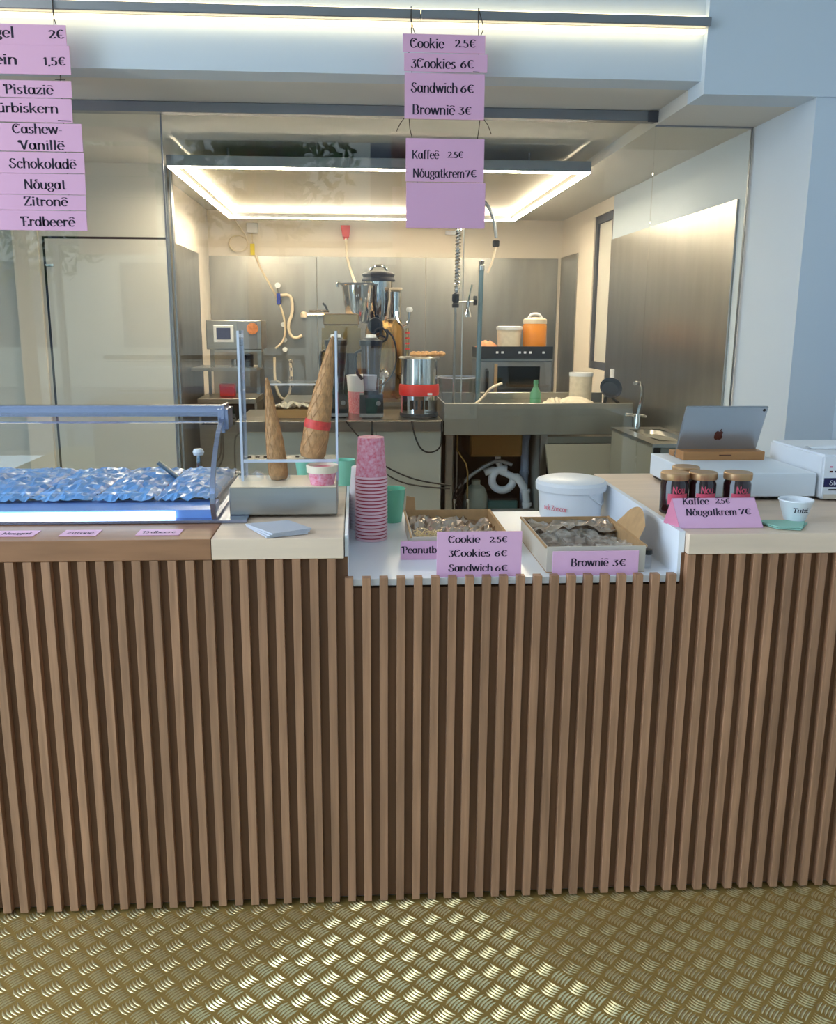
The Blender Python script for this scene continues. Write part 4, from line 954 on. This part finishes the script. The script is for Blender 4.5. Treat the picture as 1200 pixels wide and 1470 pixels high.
for i in range(7):
    x = .385+.03*i+rnd.uniform(-.006, .006); y = 3.70+rnd.uniform(-.05, .05)
    if math.hypot(x-.423, y-3.7) > .155: x = .52; y = 3.70
    tag(MB().lathe([(0, 0), (.02, .004), (.026, .016), (.018, .030), (0, .036)], c=(x, y, ZW+.3985), seg=12, sx=1.1).obj('pastry', 'biscuit', None), 'small golden pastry lying on the cooker tray', 'pastry', 'pastries on the cooker tray')
tb_ = thing('clear_container', (-.425, 3.72, ZW), 'clear lidded container with pale food left of the big cone', 'container')
bx('wall_panel', 'clear', tb_, -.575, -.265, 3.60, 3.604, ZW, 1.13); bx('wall_panel', 'clear', tb_, -.575, -.265, 3.84, 3.844, ZW, 1.13)
bx('wall_panel', 'clear', tb_, -.575, -.571, 3.604, 3.84, ZW, 1.13); bx('wall_panel', 'clear', tb_, -.269, -.265, 3.604, 3.84, ZW, 1.13)
bx('rim', 'acry_edge', tb_, -.582, -.258, 3.594, 3.60, 1.122, 1.134); bx('rim', 'acry_edge', tb_, -.582, -.258, 3.844, 3.85, 1.122, 1.134); bx('lid', 'clear', tb_, -.58, -.26, 3.6, 3.84, 1.134, 1.137)
bx('food_base', 'biscuit', tb_, -.565, -.275, 3.61, 3.83, ZW+.002, .965)
f_ = MB(); r2 = random.Random(8); nz = [[r2.random() for _ in range(13)] for _ in range(17)]
f_.sheet(lambda u, v: (-.565+u*.29, 3.61+v*.22, .966+.045*nz[round(u*16)][round(v*12)]*math.sin(PI*u)), 16, 12); f_.obj('food_topping', 'cloth', tb_, smooth=False)
cc = thing('clear_box', (.66, 3.8, .94), 'clear plastic tub behind the riser rail on the bench', 'container')
MB().lathe([(0, 0), (.10, 0), (.135, .22), (.132, .22), (.098, .004), (0, .004)], c=(.70, 3.86, .9405), seg=28).obj('tub', 'clear', cc)
MB().lathe([(.132, .215), (.139, .215), (.139, .224), (.132, .224)], c=(.70, 3.86, .9405), seg=28).obj('rim', 'acry_edge', cc)
# ------------------------------------------------------------------ pre-rinse spray and riser
ps = thing('rinse_spray', (.66, 3.75, .94), 'chrome pre-rinse spray with coiled hose and black grip', 'tap')
MB().cyl((.655, 3.70, .9405), (.658, 3.70, 1.62), .009, 10).obj('riser_pipe', 'steel', ps); MB().cyl((.705, 3.70, .9405), (.705, 3.70, 2.2), .004, 8).obj('stay_rod', 'steel', ps)
MB().lathe([(0, 0), (.022, 0), (.024, .02), (.016, .03), (.024, .045), (.022, .085), (0, .09)], c=(.658, 3.70, 1.62), seg=14).obj('grip', 'black', ps)
hx = [(.666+.016*math.cos(i*PI/4)+.00018*i/8, 3.70+.016*math.sin(i*PI/4), 1.70+.0205*i/8) for i in range(8*24)]
MB().tube(hx, .0042, 5).obj('coil', 'chrome', ps); MB().cyl((.662, 3.70, 1.70), (.67, 3.70, 2.2), .009, 8).obj('hose', 'alu', ps)
MB().tube([(.67, 3.70, 2.19), (.70, 3.70, 2.27), (.78, 3.70, 2.31), (.855, 3.70, 2.27), (.90, 3.70, 2.17), (.915, 3.70, 2.06)], .011, 8, 2).obj('arched_hose', 'alu', ps)
MB().box(.893, .935, 3.68, 3.72, 2.005, 2.045, .005).obj('hose_clamp', 'black', ps)
MB().tube([(.914, 3.70, 2.01), (.90, 3.70, 1.93), (.865, 3.70, 1.84)], .007, 8, 1).obj('hose_tail', 'cable_cream', ps)
MB().cyl((.668, 3.70, 1.655), (.80, 3.70, 1.662), .006, 8).obj('cross_bar', 'steel', ps)
MB().lathe([(0, 0), (.032, 0), (.03, .02), (0, .022)], c=(.776, 3.695, 1.665), axis=(1, 0, 0), seg=14).obj('wheel', 'black', ps)
MB().tube([(.735, 3.69, 1.64), (.750, 3.69, 1.72), (.762, 3.69, 1.765)], .006, 6).obj('trigger', 'chrome', ps)
MB().lathe([(0, 0), (.026, 0), (.022, .03), (.012, .05), (.012, .10), (0, .10)], c=(.738, 3.69, 1.56), seg=14).obj('spray_head', 'chrome', ps)
rs = thing('upright_rail', (.81, 3.75, .94), 'tall blue-grey upright pipe rising from the sink bench', 'pipe')
MB().cyl((.822, 3.76, .9405), (.832, 3.76, 1.86), .017, 14).obj('pipe', 'rack_blue', rs); MB().lathe([(.0, 0), (.022, 0), (.022, .03), (.014, .035), (.02, .06), (.0, .066)], c=(.832, 3.76, 1.86), seg=14).obj('top_fitting', 'chrome', rs)
MB().tube([(.80, 3.70, .99), (.86, 3.70, 1.04), (.90, 3.70, 1.10), (.98, 3.70, 1.13)], .009, 8, 2).obj('white_hose', 'cable_cream', rs)
# ------------------------------------------------------------------ rear table and machines
rt = thing('rear_table', (.1, 4.7, 0), 'steel table along the rear with the gelato machines', 'table')
bx('table_top', 'steel', rt, -.55, 1.75, 4.42, 5.05, .905, .94, bev=.002)
for x in (-.53, .6, 1.7):
    for y in (4.44, 5.0): bx('leg', 'steel', rt, x, x+.035, y, y+.035, 0, .905)
ZR = .9405
g1 = thing('gelato_machine', (-.1, 4.6, ZR), 'bronze-coloured gelato machine with wide open steel hopper', 'machine')
MB().box(-.245, .045, 4.45, 4.78, ZR, 1.50, .02, seg=2).obj('body', 'bronze', g1)
bx('top_cover', 'bronze', g1, -.232, .03, 4.46, 4.77, 1.502, 1.585, bev=.008)
MB().lathe([(0, 1.515-1.5), (.075, .015), (.085, .03), (.118, .29), (.126, .295), (.122, .30), (.113, .295), (.08, .035), (0, .03)], c=(.022, 4.56, 1.50), seg=36).obj('hopper', 'chrome', g1)
MB().lathe([(.105, 0), (.128, 0), (.128, .012), (.105, .012)], c=(.022, 4.56, 1.795), seg=36).obj('hopper_rim', 'dark_alu', g1)
MB().tube([(-.10, 4.56, 1.80), (-.13, 4.56, 1.815), (-.125, 4.56, 1.78)], .008, 8, 1).obj('handle', 'chrome', g1)
MB().tube([(-.34, 4.5, 1.60), (-.19, 4.5, 1.603)], .010, 8).obj('lever', 'chrome', g1); MB().tube([(-.20, 4.5, 1.605), (-.215, 4.5, 1.64), (-.235, 4.5, 1.66)], .008, 6).obj('lever_knob', 'black', g1)
bx('dark_front', 'black', g1, -.17, .0, 4.436, 4.4495, 1.0, 1.30)
g2 = thing('gelato_machine', (.2, 4.75, ZR), 'taller gelato machine with domed lid on its hopper', 'machine')
MB().lathe([(0, 0), (.15, 0), (.155, .03), (.155, .52), (.13, .60), (0, .62)], c=(.235, 4.87, ZR), seg=32).obj('body', 'bronze', g2)
MB().lathe([(0, 0), (.085, 0), (.11, .16), (.112, .30), (0, .30)], c=(.185, 4.82, 1.53), seg=32).obj('hopper', 'chrome', g2)
MB().lathe([(.10, 0), (.128, 0), (.130, .012), (.118, .03), (.122, .042), (.128, .05), (.11, .066), (.06, .078), (0, .082)], c=(.185, 4.82, 1.832), seg=32).obj('lid', 'dark_alu', g2)
MB().tube([(.12, 4.74, 1.91), (.15, 4.72, 1.945), (.22, 4.72, 1.945), (.25, 4.74, 1.91)], .009, 8, 1).obj('lid_handle', 'chrome', g2)
MB().lathe([(0, 0), (.04, 0), (.042, .19), (.03, .2), (.0, .2)], c=(.315, 4.70, 1.56), seg=20).obj('side_cylinder', 'chrome', g2)
MB().lathe([(0, 0), (.045, 0), (.05, .012), (.045, .02), (0, .02)], c=(.315, 4.70, 1.762), seg=20).obj('cylinder_cap', 'cream_lid', g2)
MB().tube([(.315, 4.66, 1.60), (.325, 4.64, 1.53), (.37, 4.64, 1.49), (.41, 4.64, 1.53), (.415, 4.64, 1.60)], .010, 8, 2).obj('curved_pipe', 'chrome', g2)
MB().lathe([(0, 0), (.022, .004), (.026, .02), (.02, .036), (0, .04)], c=(.415, 4.64, 1.60), seg=14).obj('pipe_cap', 'white_plastic', g2)
MB().cyl((.40, 4.64, 1.48), (.40, 4.64, 1.0), .011, 8).obj('down_pipe', 'bronze', g2)
for z in (1.44, 1.40, 1.36, 1.32): MB().lathe([(0, 0), (.018, 0), (.018, .012), (0, .012)], c=(.40, 4.64, z), seg=10).obj('coupling', 'red', g2, label='red coupling ring')
MB().lathe([(0, 0), (.055, 0), (.062, .02), (.055, .05), (0, .055)], c=(.155, 4.52+.14, 1.50), axis=(0, -1, 0), seg=16).obj('dark_knob', 'black', g2)
wh = MB(); wh.tube([(.195+.05*math.cos(2*PI*i/20), 4.58, 1.43+.05*math.sin(2*PI*i/20)) for i in range(21)], .009, 8); wh.tube([(.195, 4.58, 1.43), (.195, 4.60, 1.52)], .01, 8)
for a_ in (90, 210, 330): wh.tube([(.195, 4.58, 1.43), (.195+.05*math.cos(R(a_)), 4.58, 1.43+.05*math.sin(R(a_)))], .007, 6)
wh.obj('hand_wheel', 'black', g2)
MB().tube([(.24, 4.58, 1.47), (.30, 4.56, 1.40), (.32, 4.56, 1.25), (.28, 4.56, 1.12), (.20, 4.57, 1.05), (.14, 4.58, 1.05)], .007, 8, 2).obj('hose', 'cable', g2)
MB().lathe([(0, 0), (.03, 0), (.042, .02), (.042, .05), (.028, .07), (0, .07)], c=(.215, 4.66, 1.13), axis=(0, -1, 0), seg=16).obj('outlet_flange', 'chrome', g2)
MB().tube([(.215, 4.60, 1.13), (.215, 4.58, 1.07), (.205, 4.58, 1.0)], .010, 8).obj('outlet_pipe', 'chrome', g2)
MB().lathe([(0, 0), (.05, 0), (.05, .012), (.02, .02), (.02, .15), (.035, .16), (.035, .19), (0, .2)], c=(.36, 4.68, ZR), seg=16).obj('valve_post', 'bronze', g2)
# oven with things on it
ov = thing('oven', (1.2, 4.5, ZR), 'small steel oven with glass door and black top rail', 'oven')
MB().box(.93, 1.478, 4.43, 4.85, ZR+.004, 1.246, .004).obj('housing', 'alu', ov)
bx('door_glass', 'black_gloss', ov, 1.065, 1.385, 4.418, 4.4295, .985, 1.205); bx('door_frame', 'brass_lid', ov, 1.04, 1.064, 4.416, 4.4295, .965, 1.225); bx('door_frame', 'alu', ov, 1.064, 1.41, 4.416, 4.4295, 1.206, 1.225); bx('door_frame', 'brass_lid', ov, 1.064, 1.41, 4.416, 4.4295, .965, .984); bx('door_frame', 'alu', ov, 1.386, 1.41, 4.416, 4.4295, .985, 1.205)
MB().tube([(.985, 4.428, 1.02), (.985, 4.40, 1.03), (.985, 4.40, 1.17), (.985, 4.428, 1.18)], .012, 8).obj('door_handle', 'black', ov)
bx('top_ledge', 'steel', ov, .925, 1.485, 4.42, 4.86, 1.247, 1.257); bx('control_rail', 'black', ov, .928, 1.480, 4.425, 4.44, 1.262, 1.352); bx('rail_deck', 'black', ov, .928, 1.480, 4.44, 4.85, 1.262, 1.34)
bx('rail_feet', 'alu', ov, .95, 1.46, 4.45, 4.84, 1.257, 1.262)
for i, x in enumerate((1.05, 1.09, 1.22, 1.26, 1.30, 1.40)): bx('button', 'white_plastic', ov, x, x+.018, 4.422, 4.425, 1.30, 1.315)
fd = MB(); r2 = random.Random(6)
f_ = MB(); nz = [[r2.random() for _ in range(9)] for _ in range(13)]
f_.sheet(lambda u, v: (.925+u*.16, 4.50+v*.2, 1.3405+.05*math.sin(PI*u)**.6*math.sin(PI*v)**.6*(.7+.5*nz[round(u*12)][round(v*8)])), 12, 8)
tag(f_.obj('orange_bundle', 'orange_food', None), 'orange packet lying on the left of the oven top', 'food')
c = (1.17, 4.56, 1.3405); tb2 = thing('white_bucket', c, 'white plastic bucket on the oven beside the orange jug', 'bucket')
MB().lathe([(0, 0), (.085, 0), (.092, .13), (0, .13)], c=c, seg=28).obj('bucket_body', 'cloth', tb2); MB().lathe([(0, .13), (.099, .13), (.099, .155), (.08, .16), (0, .16)], c=c, seg=28).obj('lid', 'white_plastic', tb2)
c = (1.365, 4.56, 1.3405); oj = thing('juice_jug', c, 'large jug of orange juice with white lid on the oven', 'jug')
MB().lathe([(0, 0), (.084, 0), (.090, .02), (.090, .165), (.084, .178), (0, .178)], c=c, seg=32).obj('jug_body', 'orange', oj)
MB().lathe([(0, .178), (.090, .178), (.088, .21), (.07, .222), (0, .226)], c=c, seg=32).obj('lid', 'cream_lid', oj)
MB().tube([(c[0]-.05, c[1], c[2]+.22), (c[0]-.03, c[1], c[2]+.25), (c[0]+.03, c[1], c[2]+.25), (c[0]+.05, c[1], c[2]+.22)], .010, 8, 1).obj('lid_handle', 'white_plastic', oj)
# on the sink bench
sbt = thing('soap_bottle', (1.19, 3.6, .94), 'green soap bottle standing on the sink bench before the oven', 'bottle'); c = (1.19, 3.62, .9405)
MB().lathe([(0, 0), (.034, 0), (.036, .01), (.036, .13), (.016, .17), (.014, .19), (0, .19)], c=c, seg=20).obj('bottle_body', 'green_soap', sbt); MB().lathe([(0, .19), (.017, .19), (.015, .215), (0, .217)], c=c, seg=14).obj('cap', 'green_soap', sbt)
f_ = MB(); r2 = random.Random(16); nz = [[r2.random() for _ in range(9)] for _ in range(15)]
f_.sheet(lambda u, v: (1.25+u*.18, 3.56+v*.2, .942+.10*math.sin(PI*min(1, .1+u*.9))**.5*math.sin(PI*v)**.5*(.8+.25*nz[round(u*14)][round(v*8)])), 14, 8)
tag(f_.obj('kitchen_cloth', 'cloth', None), 'cream cloth heaped on the sink bench, left of the white bowl', 'cloth')
tag(MB().lathe([(0, .10), (.05, .098), (.12, .07), (.15, .02), (.152, 0), (.146, 0), (.11, .055), (0, .085)], c=(1.47, 3.68, .9405), seg=32).obj('upturned_bowl', 'cloth', None), 'cream bowl turned upside down on the bench', 'bowl')
cn = thing('white_canister', (1.63, 3.9, .94), 'white lidded canister behind the bowls on the bench', 'canister'); c = (1.585, 3.98, .9405)
MB().lathe([(0, 0), (.075, 0), (.078, .01), (.078, .22), (0, .22)], c=c, seg=28).obj('canister_body', 'cloth', cn); MB().lathe([(0, .22), (.083, .22), (.083, .245), (0, .25)], c=c, seg=28).obj('lid', 'white_plastic', cn)
pn = thing('black_pan', (1.7, 3.7, .94), 'black pan propped up at the right end of the bench', 'pan')
mxp = Matrix.Translation((1.70, 3.66, 1.09)) @ Matrix.Rotation(R(62), 4, 'X') @ Matrix.Rotation(R(-20), 4, 'Z')
MB().lathe([(0, 0), (.058, 0), (.075, .03), (.072, .03), (.055, .004), (0, .004)], seg=28, mx=mxp).obj('pan_bowl', 'black', pn)
MB().tube([(1.68, 3.67, 1.04), (1.665, 3.66, .98), (1.66, 3.64, .945)], .011, 8).obj('pan_handle', 'black', pn); MB().tube([(1.72, 3.70, 1.04), (1.76, 3.71, 1.01), (1.79, 3.72, .99)], .009, 8).obj('support_arm', 'black', pn)
bx('pan_stand', 'black', pn, 1.65, 1.78, 3.63, 3.76, .9405, .965)
tag(MB().lathe([(0, 0), (.035, 0), (.05, .035), (.046, .035), (.03, .004), (0, .004)], c=(1.745, 3.56, .9405), seg=20).obj('small_bowl', 'white_plastic', None), 'small white bowl at the foot of the black pan', 'bowl')

# ------------------------------------------------------------------ left corner machines
lm = thing('shelf_unit', (-1.05, 5.2, 0), 'steel shelf and base unit in the left kitchen corner', 'shelf')
bx('shelf', 'steel', lm, -1.31, -.79, 5.0, 5.5, 1.135, 1.160); bx('lower_top', 'steel', lm, -1.27, -.80, 5.0, 5.55, .875, .915, bev=.002)
bx('dark_opening', 'black', lm, -1.25, -.82, 5.03, 5.05, .70, .87); bx('base_panel', 'steel', lm, -1.27, -.80, 5.05, 5.5, .05, .874)
for x in (-1.25, -.84): bx('post', 'steel', lm, x, x+.025, 5.45, 5.475, .915, 1.135)
mc = thing('pasteuriser', (-.96, 5.2, 1.16), 'steel machine with framed dark display on the corner shelf', 'machine')
MB().box(-1.185, -.745, 5.04, 5.42, 1.305, 1.535, .006).obj('housing', 'steel', mc)
MB().box(-1.125, -.965, 5.022, 5.039, 1.36, 1.495, .004).obj('display_frame', 'white_plastic', mc); bx('screen', 'navy', mc, -1.10, -.99, 5.017, 5.0215, 1.385, 1.475)
bx('front_plate', 'alu', mc, -.94, -.78, 5.03, 5.0395, 1.31, 1.52)
MB().lathe([(0, 0), (.045, 0), (.045, .03), (0, .035)], c=(-.815, 5.04, 1.47), axis=(0, -1, 0), seg=16).obj('orange_knob', 'orange_food', mc, label='orange knob')
bx('drip_bar', 'steel', mc, -1.12, -.75, 5.03, 5.2, 1.285, 1.304)
for x in (-1.17, -.79): bx('leg', 'steel', mc, x, x+.03, 5.1, 5.13, 1.1605, 1.3045)
MB().lathe([(0, 0), (.03, 0), (.03, .06), (0, .07)], c=(-.98, 5.15, 1.1605), seg=14).obj('nozzle_cup', 'chrome', mc); MB().lathe([(0, 0), (.035, 0), (.035, .10), (0, .11)], c=(-.87, 5.2, 1.1605), seg=14).obj('pump', 'black', mc)
tag(MB().box(-1.12, -1.0, 5.2, 5.3, .9155, 1.02, .004).obj('red_pack', 'red', None), 'dark red pack standing under the corner shelf', 'box')
# ------------------------------------------------------------------ fittings and lines on the rear wall
YW = 6.205
jbx = thing('junction_box', (-.92, YW, 2.35), 'white junction box with yellow tag high on the rear wall', 'socket')
MB().box(-.972, -.872, YW-.05, YW-.001+.014, 2.31, 2.40, .006).obj('housing', 'white_plastic', jbx); bx('yellow_tag', 'yellow', jbx, -.945, -.905, YW-.03, YW-.025, 2.12, 2.22); MB().tube([(-.925, YW-.028, 2.31), (-.925, YW-.028, 2.22)], .006, 6).obj('tag_cord', 'cable_cream', jbx)
tag(MB().tube([(-.90, 6.17, 2.12), (-.86, 6.17, 2.0), (-.74, 6.17, 1.80), (-.665, 6.17, 1.62), (-.64, 6.17, 1.47), (-.66, 6.17, 1.35), (-.74, 6.17, 1.28)], .010, 6, 2).obj('cream_cable', 'cable_cream', None), 'cream cable running from the junction box down the steel wall', 'cable')
rbx = thing('red_socket', (-.075, YW, 2.34), 'red power socket high on the rear wall', 'socket')
MB().hexa([(-.105, YW-.06, 2.285), (-.045, YW-.06, 2.285), (-.045, YW+.008, 2.285), (-.105, YW+.008, 2.285), (-.122, YW-.06, 2.385), (-.034, YW-.06, 2.385), (-.034, YW+.008, 2.385), (-.122, YW+.008, 2.385)]).obj('housing', 'red', rbx); MB().lathe([(0, 0), (.02, 0), (.02, .02), (0, .02)], c=(-.075, YW-.03, 2.265), seg=12).obj('plug', 'red', rbx)
tag(MB().tube([(-.075, 6.16, 2.27), (-.07, 6.15, 2.12), (-.045, 6.10, 2.02), (-.01, 5.7, 1.9), (.01, 5.0, 1.82)], .011, 6, 1).obj('white_cable', 'cable_cream', None), 'white cable hanging from the red socket to the machines', 'cable')
tag(MB().tube([(-1.05+.085*math.cos(2*PI*i/24), 6.18+.004*math.sin(i), 2.22+.07*math.sin(2*PI*i/24)) for i in range(25)]+[(-.99, 6.18, 2.30), (-1.06, 6.18, 2.40), (-1.12, 6.18, 2.50)], .007, 6).obj('coiled_cable', 'cable_cream', None), 'white cable coil hanging on the upper left rear wall', 'cable')
hw = thing('wall_tap', (-.65, 6.15, 1.75), 'wall tap with blue lever and bent pipes on the rear wall', 'tap')
MB().tube([(-.70, 6.15, 1.76), (-.60, 6.15, 1.77), (-.575, 6.15, 1.72), (-.575, 6.15, 1.60), (-.62, 6.15, 1.50), (-.60, 6.15, 1.40), (-.55, 6.15, 1.37), (-.49, 6.15, 1.40)], .014, 8, 1).obj('pipe', 'cable_cream', hw)
MB().box(-.715, -.68, 6.13, 6.17, 1.68, 1.78, .005).obj('lever', 'blue_valve', hw); MB().lathe([(0, 0), (.026, .003), (.026, .022), (0, .026)], c=(-.70, 6.13, 1.85), axis=(0, -1, 0), seg=14).obj('cap', 'white_plastic', hw); MB().cyl((-.70, 6.15, 1.78), (-.70, 6.15, 1.85), .01, 8).obj('stem', 'chrome', hw)
bx('wall_bracket', 'chrome', hw, -.71, -.69, 6.15, 6.208, 1.74, 1.76)
hv = thing('feed_pipe', (-.4, 6.15, 1.58), 'horizontal steel feed pipe with valve on the rear wall', 'pipe')
MB().tube([(-.50, 6.15, 1.585), (-.30, 6.15, 1.588), (-.02, 6.15, 1.592)], .013, 8).obj('pipe', 'chrome', hv); MB().lathe([(0, 0), (.03, .0), (.034, .03), (.02, .05), (0, .055)], c=(-.47, 6.15, 1.565), seg=14).obj('valve_knob', 'cream_lid', hv); bx('wall_bracket', 'chrome', hv, -.31, -.29, 6.15, 6.208, 1.578, 1.598)
hl = thing('hose_loop', (-.7, 6.15, 1.2), 'white hose hanging in a loop below the cream cable', 'hose')
MB().tube([(-.75, 6.16, 1.20), (-.755, 6.16, .98), (-.72, 6.16, .84), (-.66, 6.16, .80), (-.61, 6.16, .88), (-.595, 6.16, 1.05), (-.61, 6.16, 1.18)], .012, 8, 2).obj('hose', 'cable_cream', hl)
for z in (.92, 1.0, 1.08, 1.15): MB().lathe([(0, 0), (.022, 0), (.022, .025), (0, .025)], c=(-.598, 6.16, z), seg=10).obj('hose_nut', 'chrome', hl)
for i, (x, z) in enumerate(((-.665, 1.50), (-.655, 1.36), (-.655, 1.27))): tag(MB().lathe([(0, 0), (.024, .003), (.022, .02), (0, .024)], c=(x, 6.206, z), axis=(0, -1, 0), seg=12).obj('wall_clip', 'white_plastic', None), 'white round cable clip on the steel wall, %s of three' % ('top', 'middle', 'bottom')[i], 'clip', 'cable clips on the rear wall')
tag(MB().box(.84, .94, 6.17, 6.2085, 2.315, 2.35, .004).obj('small_vent', 'white_plastic', None), 'small white vent block above the steel wall near the hose', 'vent')
